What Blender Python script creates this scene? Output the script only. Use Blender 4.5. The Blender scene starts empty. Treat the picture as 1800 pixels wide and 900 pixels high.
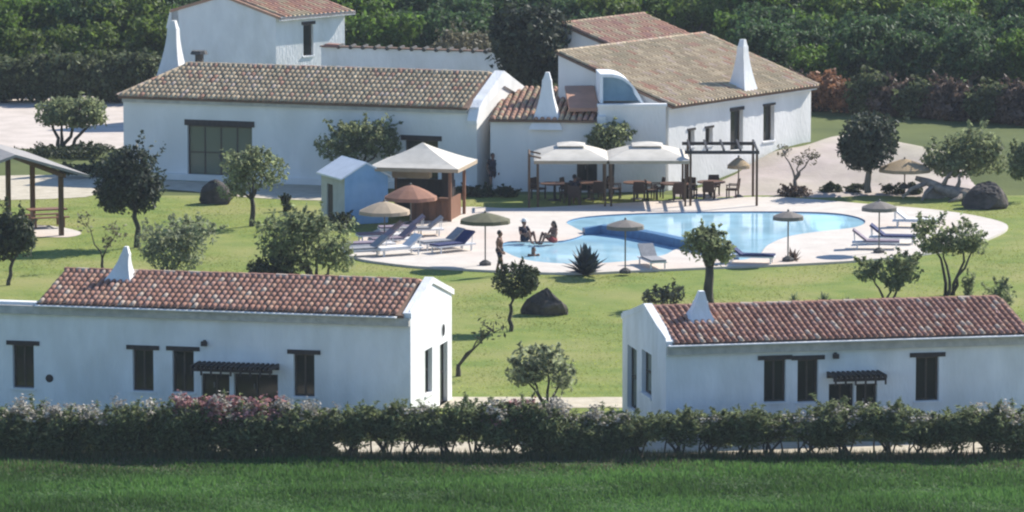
import bpy, bmesh, math, random
import numpy as np
from mathutils import Vector, Matrix
random.seed(7)
R = math.radians
scene = bpy.context.scene
col = scene.collection

# ------------------------------------------------------------------ camera
F, H = 9000.0, 26.3                    # focal length in photo pixels, eye height
PITCH = math.atan(1177.0 / F)
cam = bpy.data.cameras.new('camera')
cam.sensor_width = 36.0
cam.lens = 36.0 * F / 1800.0
cam.clip_start, cam.clip_end = 1.0, 9000.0
cam_o = bpy.data.objects.new('camera', cam)
col.objects.link(cam_o)
cam_o.location = (0, 0, H)
cam_o.rotation_euler = (math.pi / 2 - PITCH, 0, 0)
scene.camera = cam_o

# ------------------------------------------------------------------ light
SUN_AZ, SUN_EL = R(52), R(37)          # azimuth from +Y towards +X
sx, sy, sz = math.sin(SUN_AZ) * math.cos(SUN_EL), math.cos(SUN_AZ) * math.cos(SUN_EL), math.sin(SUN_EL)
sun = bpy.data.lights.new('sun', 'SUN')
sun.energy, sun.angle, sun.color = 4.4, R(0.55), (1.0, 0.95, 0.86)
sun_o = bpy.data.objects.new('sun', sun)
col.objects.link(sun_o)
sun_o.location = (60, 260, 120)
sun_o.rotation_euler = Vector((-sx, -sy, -sz)).to_track_quat('-Z', 'Y').to_euler()
world = bpy.data.worlds.new('World')
scene.world = world
world.use_nodes = True
wn = world.node_tree
wn.nodes.clear()
sky = wn.nodes.new('ShaderNodeTexSky')
sky.sky_type = 'NISHITA'
sky.sun_disc = False
sky.sun_elevation = SUN_EL
sky.sun_rotation = SUN_AZ
sky.dust_density, sky.ozone_density = 0.1, 6.0
bg = wn.nodes.new('ShaderNodeBackground')
bg.inputs['Strength'].default_value = 0.10
wo = wn.nodes.new('ShaderNodeOutputWorld')
wn.links.new(sky.outputs[0], bg.inputs[0])
wn.links.new(bg.outputs[0], wo.inputs[0])
vs = scene.view_settings
vs.view_transform, vs.look, vs.exposure, vs.gamma = 'Standard', 'None', 0.95, 1.0
scene.cycles.max_bounces = 8
scene.cycles.diffuse_bounces = 6
scene.cycles.filter_width = 2.2

# ------------------------------------------------------------------ picture geometry
CP, SP = math.cos(PITCH), math.sin(PITCH)
def ray(px, py):
    a, b = (px - 900) / F, (450 - py) / F
    return Vector((a, CP + b * SP, -SP + b * CP))
def at(px, py, z=0.0):                 # point where the view through a pixel meets height z
    d = ray(px, py)
    return Vector((0, 0, H)) + d * ((z - H) / d.z)
def zat(px, py, Y):                    # height seen through a pixel at distance Y
    d = ray(px, py)
    return H + d.z * Y / d.y
def scl(Y):                            # photo pixels per metre at distance Y
    return F / (Y * CP + 26 * SP)
def onplane(O, ang, px, py):           # (along, height) on the upright plane through O
    d = ray(px, py)
    n = Vector((-math.sin(ang), math.cos(ang), 0))
    t = n.dot(Vector((O[0], O[1], H)) - Vector((0, 0, H))) / n.dot(d)
    p = Vector((0, 0, H)) + d * t
    return (p.x - O[0]) * math.cos(ang) + (p.y - O[1]) * math.sin(ang), p.z

def sstep(a, b, x):
    t = min(1, max(0, (x - a) / (b - a)))
    return t * t * (3 - 2 * t)
def terrain(x, y):
    z = 1.15 * sstep(222, 232, y) * sstep(8.0, 12.0, x) * (1 - sstep(60, 90, x))
    z += 0.05 * max(0, y - 266) * (1 - sstep(600, 1500, y))
    return z

# ------------------------------------------------------------------ materials
MATS = {}
def mat(name, c1, c2=None, rough=0.8, scale=6.0, detail=4, bump=0.0, bscale=None, spec=0.3, metal=0.0,
        trans=0.0, c3=None, scale3=0.6, stretch=None, amount3=0.5):
    m = bpy.data.materials.new(name)
    m.use_nodes = True
    nt = m.node_tree
    b = nt.nodes['Principled BSDF']
    b.inputs['Roughness'].default_value = rough
    b.inputs['Specular IOR Level'].default_value = spec
    b.inputs['Metallic'].default_value = metal
    tc = nt.nodes.new('ShaderNodeTexCoord')
    vec = tc.outputs['Object']
    if stretch:
        mp = nt.nodes.new('ShaderNodeMapping')
        mp.inputs['Scale'].default_value = stretch
        nt.links.new(vec, mp.inputs[0])
        vec = mp.outputs[0]
    c2 = c2 or tuple(x * 0.8 for x in c1)
    no = nt.nodes.new('ShaderNodeTexNoise')
    no.inputs['Scale'].default_value = scale
    no.inputs['Detail'].default_value = detail
    nt.links.new(vec, no.inputs['Vector'])
    rp = nt.nodes.new('ShaderNodeValToRGB')
    rp.color_ramp.elements[0].position, rp.color_ramp.elements[1].position = 0.32, 0.68
    rp.color_ramp.elements[0].color = (*c2, 1)
    rp.color_ramp.elements[1].color = (*c1, 1)
    nt.links.new(no.outputs[0], rp.inputs[0])
    out = rp.outputs[0]
    if c3:
        n3 = nt.nodes.new('ShaderNodeTexNoise')
        n3.inputs['Scale'].default_value = scale3
        n3.inputs['Detail'].default_value = 5
        nt.links.new(vec, n3.inputs['Vector'])
        r3 = nt.nodes.new('ShaderNodeValToRGB')
        r3.color_ramp.elements[0].position, r3.color_ramp.elements[1].position = 0.45, 0.66
        r3.color_ramp.elements[1].color = (amount3,) * 3 + (1,)
        nt.links.new(n3.outputs[0], r3.inputs[0])
        mx = nt.nodes.new('ShaderNodeMix')
        mx.data_type = 'RGBA'
        mx.inputs['B'].default_value = (*c3, 1)
        nt.links.new(r3.outputs[0], mx.inputs['Factor'])
        nt.links.new(out, mx.inputs['A'])
        out = mx.outputs['Result']
    nt.links.new(out, b.inputs['Base Color'])
    if bump:
        bn = nt.nodes.new('ShaderNodeTexNoise')
        bn.inputs['Scale'].default_value = bscale or scale * 3
        bn.inputs['Detail'].default_value = 4
        nt.links.new(vec, bn.inputs['Vector'])
        bp = nt.nodes.new('ShaderNodeBump')
        bp.inputs['Strength'].default_value = bump
        bp.inputs['Distance'].default_value = 0.05
        nt.links.new(bn.outputs[0], bp.inputs['Height'])
        nt.links.new(bp.outputs[0], b.inputs['Normal'])
    if trans:
        tr = nt.nodes.new('ShaderNodeBsdfTranslucent')
        nt.links.new(out, tr.inputs[0])
        ms = nt.nodes.new('ShaderNodeMixShader')
        ms.inputs[0].default_value = trans
        nt.links.new(b.outputs[0], ms.inputs[1])
        nt.links.new(tr.outputs[0], ms.inputs[2])
        nt.links.new(ms.outputs[0], nt.nodes['Material Output'].inputs[0])
    MATS[name] = m
    return m

mat('whitewash', (.78, .78, .775), (.70, .70, .70), .9, 2.2, 6, .5, 9, .1, c3=(.56, .56, .53), scale3=.9, amount3=.5, stretch=(1, 1, .4))
mat('whitewash_old', (0.800, 0.783, 0.758), (0.700, 0.690, 0.666), .9, 1.6, 6, .4, 8, .1, c3=(.54, .54, .51), scale3=.8, amount3=.5, stretch=(1, 1, .4))
mat('cornice', (.50, .48, .44), (.36, .35, .33), .9, 4, 5, .3)  # darker than the walls; on the cottages it paints the eave shadow
mat('terracotta', (0.382, 0.191, 0.134), (0.284, 0.144, 0.105), .85, 3, 4, .2)
mat('terracotta_pale', (0.470, 0.273, 0.189), (0.361, 0.208, 0.146), .85, 3, 4, .2)
mat('terracotta_dark', (0.317, 0.159, 0.113), (0.235, 0.121, 0.091), .85, 3, 4, .2)
mat('terracotta_rose', (0.411, 0.224, 0.168), (0.311, 0.170, 0.134), .85, 3, 4, .2)
mat('terracotta_bleached', (0.520, 0.407, 0.321), (0.410, 0.309, 0.242), .85, 3, 4, .2)
mat('tile_tan', (0.486, 0.379, 0.249), (0.373, 0.286, 0.188), .88, 2, 4, .2, c3=(.22, .20, .13), scale3=.5)
mat('tile_tan_pale', (0.567, 0.453, 0.304), (0.437, 0.341, 0.227), .88, 2, 4, .2)
mat('tile_tan_dark', (0.428, 0.329, 0.217), (0.326, 0.250, 0.167), .88, 2, 4, .2)
mat('tile_orange', (0.450, 0.247, 0.167), (0.375, 0.208, 0.144), .88, 2, 4, .2, c3=(.34, .27, .20), scale3=.4)
mat('tile_bed', (0.195, 0.127, 0.090), (0.143, 0.092, 0.068), .9, 3, 4, .3)
mat('dark_wood', (0.045, 0.036, 0.032), (0.027, 0.022, 0.021), .6, 8, 3, .2, stretch=(1, 1, .2))
mat('window_frame', (.085, .068, .05), (.06, .048, .036), .6, 8, 3, .2)
mat('brown_wood', (.16, .075, .045), (.10, .05, .03), .6, 8, 3, .2, stretch=(1, 1, .2))
mat('red_wood', (0.235, 0.115, 0.065), (0.160, 0.080, 0.050), .6, 8, 3, .2, stretch=(1, 1, .2))
mat('post_wood', (.13, .075, .04), (.08, .05, .03), .7, 8, 3, .2, stretch=(1, 1, .2))
mat('wicker', (.085, .05, .035), (.055, .032, .024), .7, 30, 3, .4)
mat('lounger_white', (.72, .72, .72), (.62, .62, .62), .5, 8)
mat('mat_white', (.72, .71, .70), (.62, .61, .60), .85, 8)
mat('mat_mauve', (.25, .20, .24), (.18, .15, .19), .85, 8)
mat('mat_navy', (.035, .045, .12), (.025, .03, .09), .85, 8)
mat('mat_grey', (.30, .30, .31), (.22, .22, .23), .85, 8)
mat('fabric_white', (0.680, 0.630, 0.550), (0.560, 0.520, 0.450), .9, 2, 4, .15, trans=.12)
mat('fabric_straw', (.42, .31, .19), (.30, .22, .13), .95, 20, 3, .5)
mat('fabric_beige', (0.400, 0.310, 0.220), (0.330, 0.260, 0.180), .9, 4)
mat('fabric_terracotta', (.30, .15, .10), (.24, .12, .08), .9, 4)
mat('fabric_olive', (0.128, 0.124, 0.072), (0.096, 0.092, 0.056), .9, 4)
mat('fabric_grey', (0.210, 0.184, 0.165), (0.168, 0.150, 0.132), .9, 4)
mat('fabric_green', (.06, .13, .08), (.04, .09, .05), .9, 4)
mat('metal_pole', (.20, .19, .17), (.14, .13, .12), .5, 8, metal=.4)
mat('stone_base', (.10, .095, .09), (.06, .06, .055), .9, 8, 4, .4)
mat('blue_paint', (0.260, 0.430, 0.620), (0.210, 0.360, 0.540), .8, 2.5, 5, .2, c3=(.36, .50, .62), scale3=.8)
mat('vault_blue', (.42, .58, .68), (.34, .49, .60), .8, 2.5, 5, .2)
mat('hut_grey', (.52, .53, .50), (.44, .45, .42), .85, 3, 4, .2)
mat('hut_roof', (.76, .78, .80), (.66, .68, .70), .6, 3)
mat('shelter_roof', (0.322, 0.301, 0.287), (0.252, 0.238, 0.224), .9, 3, 5, .4)
mat('pool_tile_shaded', (0.075, 0.180, 0.320), (0.055, 0.130, 0.240), .4, 5, 3)  # blue tile with the shade on the pool walls put into the colour
mat('deck_stone', (0.596, 0.542, 0.480), (0.511, 0.460, 0.407), .9, 1.2, 6, .3, 6, .15, c3=(.56, .44, .36), scale3=.12, amount3=.6)
mat('path_sand', (.52, .46, .36), (.40, .35, .26), .95, 2, 6, .4)
mat('yard_sand', (0.562, 0.487, 0.430), (0.449, 0.387, 0.332), .95, .8, 6, .4, 5)
mat('bank_sand', (0.476, 0.399, 0.365), (0.374, 0.315, 0.278), .95, .7, 6, .5, 4, c3=(.36, .34, .22), scale3=.18, amount3=.55)
mat('earth', (.15, .12, .085), (.10, .08, .06), .95, 1.5, 6, .5)
mat('lawn', (.215, .245, .066), (.135, .190, .046), .95, .75, 10, .6, 25, .1, c3=(.275, .262, .10), scale3=.22, amount3=.85)
mat('field_ground', (0.088, 0.155, 0.046), (0.061, 0.115, 0.039), .95, 1.2, 6, .5, 12, .1)
mat('wild_ground', (.12, .14, .05), (.085, .105, .04), .95, .3, 6, .5, 6, .1)
mat('rock', (0.066, 0.057, 0.051), (0.030, 0.027, 0.025), .95, 2.5, 6, .9, 5, c3=(.16, .13, .11), scale3=1.2)
mat('rock_pale', (.34, .29, .24), (.20, .17, .14), .95, 2.5, 6, .9, 5)
mat('bark', (.085, .075, .06), (.045, .04, .033), .95, 7, 4, .7, stretch=(1, 1, .3))
mat('bark_pale', (.26, .225, .18), (.15, .13, .10), .95, 7, 4, .7, stretch=(1, 1, .3))
mat('deadwood', (.32, .27, .22), (.16, .13, .11), .95, 5, 4, .8)
def leafset(name, c, t=.3):
    for k, s in (('a', 1.0), ('b', .66), ('c', 1.45)):
        mat(name + '_' + k, tuple(x * s for x in c), tuple(x * s * .75 for x in c), .6, 4, 2, trans=t, spec=.25)
leafset('olive_leaf', (.245, .28, .14), .6)
leafset('grey_leaf', (.27, .30, .18), .6)
leafset('dark_leaf', (.064, .080, .038), .35)
leafset('deep_leaf', (.050, .066, .038), .3)
leafset('wood_leaf', (.125, .21, .036), .55)
leafset('wood_leaf_yellow', (.135, .195, .038), .52)
leafset('wood_leaf_blue', (.078, .14, .048), .45)
leafset('hedge_leaf', (.13, .155, .07), .45)
leafset('oleander_leaf', (.185, .22, .10), .55)
leafset('russet_leaf', (.30, .155, .085), .42)
leafset('brown_leaf', (.15, .105, .08), .35)
leafset('pale_leaf', (.20, .18, .11), .3)
leafset('agave_leaf', (.035, .05, .06), .1)
leafset('lawn_blade', (.30, .34, .08), .6)
leafset('grass_blade', (.085, .175, .042), .5)
mat('dry_grass', (.17, .15, .085), (.12, .11, .06), .7, 4, 2, trans=.3)
leafset('petal_pink', (.46, .23, .22), .3)
leafset('petal_pale', (.44, .40, .34), .3)
mat('skin', (.34, .19, .13), (.28, .155, .105), .6, 5)
mat('skin_tan', (.22, .115, .08), (.18, .095, .065), .6, 5)
mat('hair', (.025, .017, .013), (.015, .011, .009), .6, 20)
mat('cloth_dark', (.03, .03, .05), (.02, .02, .035), .9, 8)
mat('cloth_white', (.7, .68, .66), (.6, .58, .56), .9, 8)
mat('cloth_red', (.28, .05, .05), (.2, .04, .04), .9, 8)
mat('eye', (.03, .02, .015), None, .2)

def flatmat(name, c, rough, spec=.5, emit=None):
    m = bpy.data.materials.new(name)
    m.use_nodes = True
    b = m.node_tree.nodes['Principled BSDF']
    b.inputs['Base Color'].default_value = (*c, 1)
    b.inputs['Roughness'].default_value = rough
    b.inputs['Specular IOR Level'].default_value = spec
    MATS[name] = m
    return m
flatmat('glass_dark', (.022, .026, .022), .08, .5)
flatmat('glass_green', (.13, .15, .11), .15, .5)
flatmat('shadow_inside', (.03, .03, .03), .9, .1)
def watermat(name, c, ripple, scale):
    m = flatmat(name, c, .04, .5)
    nt = m.node_tree
    b = nt.nodes['Principled BSDF']
    b.inputs['IOR'].default_value = 1.33
    tc = nt.nodes.new('ShaderNodeTexCoord')
    n = nt.nodes.new('ShaderNodeTexNoise')
    n.inputs['Scale'].default_value = scale
    n.inputs['Detail'].default_value = 3
    nt.links.new(tc.outputs['Object'], n.inputs['Vector'])
    bp = nt.nodes.new('ShaderNodeBump')
    bp.inputs['Strength'].default_value = ripple
    bp.inputs['Distance'].default_value = .02
    nt.links.new(n.outputs[0], bp.inputs['Height'])
    nt.links.new(bp.outputs[0], b.inputs['Normal'])
    n2 = nt.nodes.new('ShaderNodeTexNoise')
    n2.inputs['Scale'].default_value = .5
    n2.inputs['Detail'].default_value = 3
    nt.links.new(tc.outputs['Object'], n2.inputs['Vector'])
    rp = nt.nodes.new('ShaderNodeValToRGB')
    rp.color_ramp.elements[0].position, rp.color_ramp.elements[1].position = .35, .65
    rp.color_ramp.elements[0].color = (*[x * .85 for x in c], 1)
    rp.color_ramp.elements[1].color = (*[min(1, x * 1.12) for x in c], 1)
    nt.links.new(n2.outputs[0], rp.inputs[0])
    nt.links.new(rp.outputs[0], b.inputs['Base Color'])
watermat('pool_water', (.36, .60, .72), .12, 3.0)
watermat('pool_water_light', (.20, .47, .72), .2, 4.0)

# ------------------------------------------------------------------ mesh helpers
def tag(o, label=None, cat=None, group=None, kind=None):
    if label: o['label'] = label
    if cat: o['category'] = cat
    if group: o['group'] = group
    if kind: o['kind'] = kind
    return o
def thing(name, loc, label, cat, group=None, rz=0.0, scale=1.0):
    o = bpy.data.objects.new(name, None)
    o.empty_display_size = .3
    col.objects.link(o)
    o.location, o.rotation_euler = loc, (0, 0, rz)
    o.scale = (scale,) * 3
    return tag(o, label, cat, group)
def link(name, me, parent=None, loc=None):
    o = bpy.data.objects.new(name, me)
    col.objects.link(o)
    if parent: o.parent = parent
    if loc is not None: o.location = loc
    return o
KIDS = lambda o: list(o.children)
def copy_tree(o, parent=None):
    c = o.copy()
    col.objects.link(c)
    if parent: c.parent = parent
    for ch in KIDS(o): copy_tree(ch, c)
    return c
def place(o, loc, rz=0.0, label=None, group=None, scale=None):
    o.location, o.rotation_euler = loc, (0, 0, rz)
    if label: o['label'] = label
    if group: o['group'] = group
    if scale: o.scale = scale if hasattr(scale, '__len__') else (scale,) * 3
    return o

class MB:
    def __init__(s): s.v, s.f, s.m = [], [], []
    def poly(s, pts, mi=0):
        n = len(s.v)
        s.v += [tuple(p) for p in pts]
        s.f.append(tuple(range(n, n + len(pts)))); s.m.append(mi)
        return s
    def box(s, x0, y0, z0, x1, y1, z1, mi=0, M=None):
        n = len(s.v)
        P = [Vector((x, y, z)) for z in (z0, z1) for x, y in ((x0, y0), (x1, y0), (x1, y1), (x0, y1))]
        if M: P = [M @ p for p in P]
        s.v += [tuple(p) for p in P]
        for q in ((0, 3, 2, 1), (4, 5, 6, 7), (0, 1, 5, 4), (1, 2, 6, 5), (2, 3, 7, 6), (3, 0, 4, 7)):
            s.f.append(tuple(n + i for i in q)); s.m.append(mi)
        return s
    def loft(s, rings, cap=True, mi=0, close=True):
        n0, k = len(s.v), len(rings[0])
        for r in rings: s.v += [tuple(p) for p in r]
        for j in range(len(rings) - 1):
            for i in range(k if close else k - 1):
                a, b = n0 + j * k + i, n0 + j * k + (i + 1) % k
                s.f.append((a, b, b + k, a + k)); s.m.append(mi)
        if cap:
            s.f.append(tuple(n0 + i for i in reversed(range(k)))); s.m.append(mi)
            e = n0 + (len(rings) - 1) * k
            s.f.append(tuple(e + i for i in range(k))); s.m.append(mi)
        return s
    def tube(s, pts, rad, n=8, mi=0, cap=True):
        pts = [Vector(p) for p in pts]
        if not hasattr(rad, '__len__'): rad = [rad] * len(pts)
        rings, a = [], None
        for i, p in enumerate(pts):
            d = (pts[min(i + 1, len(pts) - 1)] - pts[max(i - 1, 0)]).normalized()
            if a is None: a = d.orthogonal().normalized()
            else: a = (a - d * a.dot(d)).normalized()
            b = d.cross(a)
            rings.append([p + (a * math.cos(t) + b * math.sin(t)) * rad[i] for t in (2 * math.pi * k / n for k in range(n))])
        return s.loft(rings, cap, mi)
    def ball(s, c, r, nu=10, nv=6, mi=0):
        r = r if hasattr(r, '__len__') else (r, r, r)
        rings = []
        for j in range(nv + 1):
            t = math.pi * (.02 + .96 * j / nv)
            rings.append([(c[0] + r[0] * math.sin(t) * math.cos(2 * math.pi * i / nu), c[1] + r[1] * math.sin(t) * math.sin(2 * math.pi * i / nu),
                           c[2] - r[2] * math.cos(t)) for i in range(nu)])
        return s.loft(rings, True, mi)
    def prism(s, outline, z0, z1, mi=0):
        return s.loft([[(x, y, z0) for x, y in outline], [(x, y, z1) for x, y in outline]], True, mi)
    def add(s, o, M):
        n = len(s.v)
        s.v += [tuple(M @ Vector(p)) for p in o.v]
        s.f += [tuple(n + i for i in f) for f in o.f]; s.m += o.m
        return s
    def mesh(s, name, mats, smooth=False):
        me = bpy.data.meshes.new(name)
        me.from_pydata(s.v, [], s.f)
        for k in (mats if isinstance(mats, (list, tuple)) else [mats]): me.materials.append(MATS[k])
        me.polygons.foreach_set('material_index', s.m)
        if smooth: me.polygons.foreach_set('use_smooth', [True] * len(s.f))
        me.validate(); me.update()
        return me
    def build(s, name, mats, parent=None, smooth=False, loc=None):
        return link(name, s.mesh(name, mats, smooth), parent, loc)

def np_mesh(name, V, nper, mats, mi):
    """V: (n*nper,3) array of separate faces with nper corners each"""
    n = len(V) // nper
    me = bpy.data.meshes.new(name)
    me.vertices.add(len(V)); me.vertices.foreach_set('co', V.astype(np.float32).ravel())
    me.loops.add(len(V)); me.loops.foreach_set('vertex_index', np.arange(len(V), dtype=np.int32))
    me.polygons.add(n)
    me.polygons.foreach_set('loop_start', np.arange(0, len(V), nper, dtype=np.int32))
    for k in mats: me.materials.append(MATS[k])
    me.polygons.foreach_set('material_index', mi.astype(np.int32))
    me.update(calc_edges=True)
    return me

def leaf_mesh(name, blobs, n, size, leaf, seed, ratio=.45, clumps=14, spread=.30, up=.35, shell=.45, mix=(.5, .3, .2), wisp=.22, wlen=.7):
    """many small leaf faces gathered in clumps through ellipsoid blobs (x,y,z,rx,ry,rz)"""
    g = np.random.default_rng(seed)
    vol = np.array([b[3] * b[4] * b[5] for b in blobs]) ** .75
    cnt = np.maximum(40, (n * vol / vol.sum()).astype(int))
    P, O = [], []
    for b, k in zip(blobs, cnt):
        c, r = np.array(b[:3]), np.array(b[3:])
        nc = max(5, int(clumps))
        d = g.normal(size=(nc, 3)); d /= np.linalg.norm(d, axis=1)[:, None]
        rad = (shell + (1 - shell) * g.random(nc)) ** .8
        cc = d * rad[:, None]
        idx = g.integers(0, nc, k)
        sp = spread * (.6 + .8 * g.random(nc))
        q = cc[idx] + g.normal(size=(k, 3)) * sp[idx][:, None]
        ln = np.linalg.norm(q, axis=1)
        lim = 1.12 + .12 * g.random(k)
        q *= np.where(ln > lim, lim / ln, 1)[:, None]
        P.append(c + q * r); O.append(q)
        ks = int(k * wisp)
        if ks:                                          # upright shoots that break the outline
            ns = max(6, ks // 26)
            d0 = g.normal(size=(ns, 3)); d0[:, 2] = np.abs(d0[:, 2]) * 1.1 + .1; d0 /= np.linalg.norm(d0, axis=1)[:, None]
            st = d0 * (.70 + .2 * g.random((ns, 1)))
            dv = d0 * .7 + np.array([0, 0, .55]) + g.normal(size=(ns, 3)) * .22
            ln_ = wlen * (.4 + .9 * g.random((ns, 1)))
            ii = g.integers(0, ns, ks)
            q2 = st[ii] + dv[ii] * ln_[ii] * g.random((ks, 1)) + g.normal(size=(ks, 3)) * .045
            P.append(c + q2 * r); O.append(q2)
    P, O = np.concatenate(P), np.concatenate(O)
    k = len(P)
    nrm = O / (np.linalg.norm(O, axis=1)[:, None] + 1e-6) * .6 + g.normal(size=(k, 3)) * .7 + np.array([0, 0, up])
    nrm /= np.linalg.norm(nrm, axis=1)[:, None]
    t = g.normal(size=(k, 3)); t -= nrm * (t * nrm).sum(1)[:, None]; t /= np.linalg.norm(t, axis=1)[:, None]
    w = np.cross(nrm, t)
    L = size * (.6 + .8 * g.random(k))[:, None]
    V = np.stack([P - t * L, P + w * L * ratio, P + t * L, P - w * L * ratio], 1).reshape(-1, 3)
    mi = g.choice(3, k, p=mix)
    return np_mesh(name, V, 4, [leaf + '_a', leaf + '_b', leaf + '_c'], mi)

def limb(mb, p0, p1, r0, r1, seed, n=7, seg=5, wob=.06):
    g = random.Random(seed)
    p0, p1 = Vector(p0), Vector(p1)
    L = (p1 - p0).length
    pts = []
    for i in range(seg + 1):
        t = i / seg
        p = p0.lerp(p1, t)
        if 0 < i < seg: p += Vector((g.uniform(-1, 1), g.uniform(-1, 1), g.uniform(-.5, .5))) * L * wob
        pts.append(p)
    mb.tube(pts, [r0 + (r1 - r0) * i / seg for i in range(seg + 1)], n)
    return pts

def tree_px(name, label, cat, base, blobs, leaf='olive_leaf', n=2600, size=.11, fork=.35, r=.11, bark='bark', group=None, z=0.0,
            seed=1, twig=0, lean=0.0, clumps=14, spread=.30, shell=.45, depth=1.0, multi=False, trunks=None, wisp=.34):
    p = at(base[0], base[1], z)
    s = scl(p.y)
    t = thing(name, p, label, cat, group)
    g = random.Random(seed)
    B = [((cx - base[0]) / s, g.uniform(-.15, .15) * rx / s * 2 * (len(blobs) > 1), (base[1] - cy) / s, rx / s, rx / s * depth * .9, ry / s) for cx, cy, rx, ry in blobs]
    top = max(b[2] for b in B)
    fk = Vector((lean, 0, fork * top))
    mb = MB()
    if multi:
        for i, b in enumerate(B):
            o = Vector((g.uniform(-.12, .12) + .15 * (b[0] > 0) - .08, g.uniform(-.1, .1), -.05))
            limb(mb, o, (b[0], b[1], b[2] - .1 * b[5]), r * .75, r * .25, seed + i)
    else:
        limb(mb, (0, 0, -.08), fk, r * 1.25, r * .85, seed, 8, 4, .05)
        for i, b in enumerate(B):
            limb(mb, fk - Vector((0, 0, .05)), (b[0], b[1], b[2]), r * .62, r * .2, seed + i)
    for b in B:
        e = Vector((b[0], b[1], b[2] - .1 * b[5]))
        for k in range(3 + twig):
            a = g.uniform(0, 6.28); q = .55 if not twig else .95
            limb(mb, e - Vector((0, 0, b[5] * .35)), e + Vector((math.cos(a) * b[3] * q, math.sin(a) * b[4] * q, g.uniform(.1, .85) * b[5])), r * .26, r * .08, seed + k * 7, 5, 3)
    mb.build('trunk', bark, t, True)
    if n:
        n = int(n * (.66 if leaf in ('olive_leaf', 'grey_leaf') else 1))
        link('crown', leaf_mesh('crown', B, n, size, leaf, seed, clumps=clumps, spread=spread, shell=shell, wisp=wisp), t)
    return t

def smooth_loop(pts, k=6):
    out, n = [], len(pts)
    for i in range(n):
        p0, p1, p2, p3 = (Vector(pts[(i + j) % n]) for j in (-1, 0, 1, 2))
        for q in range(k):
            t = q / k
            out.append(.5 * ((2 * p1) + (p2 - p0) * t + (2 * p0 - 5 * p1 + 4 * p2 - p3) * t * t + (3 * p1 - p0 - 3 * p2 + p3) * t ** 3))
    return out
SHEETS = []
def sheet(name, pts, z, m, smooth=0):
    P = [at(px, py) for px, py in pts]
    if smooth: P = smooth_loop(P, smooth)
    SHEETS.append(P)
    o = MB().poly([(p.x, p.y, z) for p in P]).build(name, m)
    if o.data.polygons and o.data.polygons[0].normal.z < 0: o.data.flip_normals()
    return tag(o, kind='structure')

# ------------------------------------------------------------------ the ground
mb = MB()
xs = [-4000, -1500, -500, -150, -60] + list(np.arange(-40, 41, 2.0)) + [60, 90, 150, 500, 1500, 4000]
ys = [-600, 0, 80, 120, 140] + list(np.arange(150, 300, 2.0)) + [310, 330, 360, 420, 600, 900, 1500, 3000, 6000]
for y in ys:
    for x in xs: mb.v.append((float(x), float(y), terrain(x, y)))
nx = len(xs)
for j in range(len(ys) - 1):
    for i in range(nx - 1):
        a = j * nx + i
        mb.f.append((a, a + 1, a + 1 + nx, a + nx)); mb.m.append(0)
tag(mb.build('ground', 'wild_ground', None, True), kind='structure')

def rect_sheet(name, x0, y0, x1, y1, z, m, wob=.25, seed=3):
    g = random.Random(seed)
    n = 40
    P = [(x0 + (x1 - x0) * i / n, y0 + g.uniform(-wob, wob)) for i in range(n + 1)] + [(x1 - (x1 - x0) * i / n, y1 + g.uniform(-wob, wob)) for i in range(n + 1)]
    return tag(MB().poly([(x, y, z) for x, y in P]).build(name, m), kind='structure')
rect_sheet('field', -70, 60, 70, 153.0, .010, 'field_ground')
rect_sheet('earth_strip', -70, 153.0, 70, 155.0, .012, 'earth', .15)
rect_sheet('sandy_path', -11, 154.6, 60, 156.6, .020, 'path_sand', .12, 5)
rect_sheet('lawn', -60, 158.0, 60, 221.5, .010, 'lawn', .3, 8)
rect_sheet('garden_path', -3.4, 163.2, 40, 165.4, .020, 'path_sand', .1, 9)

# grass blades of the field
g = np.random.default_rng(4)
nb = 220000
bx, by = g.uniform(-24, 24, nb), g.uniform(141.5, 153.3, nb)
hh = (.10 + .16 * g.random(nb)) * (.75 + .5 * (np.sin(bx * .9 + 2 * np.sin(by * .7)) * np.sin(by * 1.3 + bx * .35) + .3))
hh = np.clip(hh * .7, .04, .3)
a = g.uniform(0, 6.28, nb); w = .018 + .02 * g.random(nb)
lx, ly = g.normal(0, .07, nb), g.normal(0, .07, nb)
V = np.stack([np.stack([bx - w * np.cos(a), by - w * np.sin(a), np.full(nb, .0)], 1), np.stack([bx + w * np.cos(a), by + w * np.sin(a), np.full(nb, .0)], 1),
              np.stack([bx + lx, by + ly, hh], 1)], 1).reshape(-1, 3)
pat = np.sin(bx * .55 + 1.3 * np.sin(by * .9)) + np.sin(by * 1.1 - bx * .2) + g.normal(0, .8, nb)
mi = np.where(pat > 1.1, 2, np.where(pat < -.9, 1, 0))
dry = (g.random(nb) < np.clip((by - 150.2) / 3.0, 0, 1) * .55) & (np.sin(bx * .4 + 1) + g.normal(0, .5, nb) > -.3)
mi = np.where(dry, 3, mi)
tag(link('field_grass', np_mesh('field_grass', V, 3, ['grass_blade_a', 'grass_blade_b', 'grass_blade_c', 'dry_grass'], mi)), kind='stuff',
    label='tall green grass of the foreground field', cat='grass')

sheet('sand_yard', [(-260, 166), (205, 163), (224, 172), (226, 262), (120, 262), (-260, 262)], .020, 'yard_sand')
sheet('sandy_terrace', [(-150, 318), (120, 308), (300, 318), (480, 324), (600, 330), (590, 352), (440, 348), (300, 334), (180, 336), (150, 347), (20, 352), (-150, 352)], .024, 'path_sand', 4)
sheet('shelter_floor', [(-120, 398), (60, 396), (140, 408), (118, 418), (20, 416), (-120, 416)], .028, 'deck_stone', 4)

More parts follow.
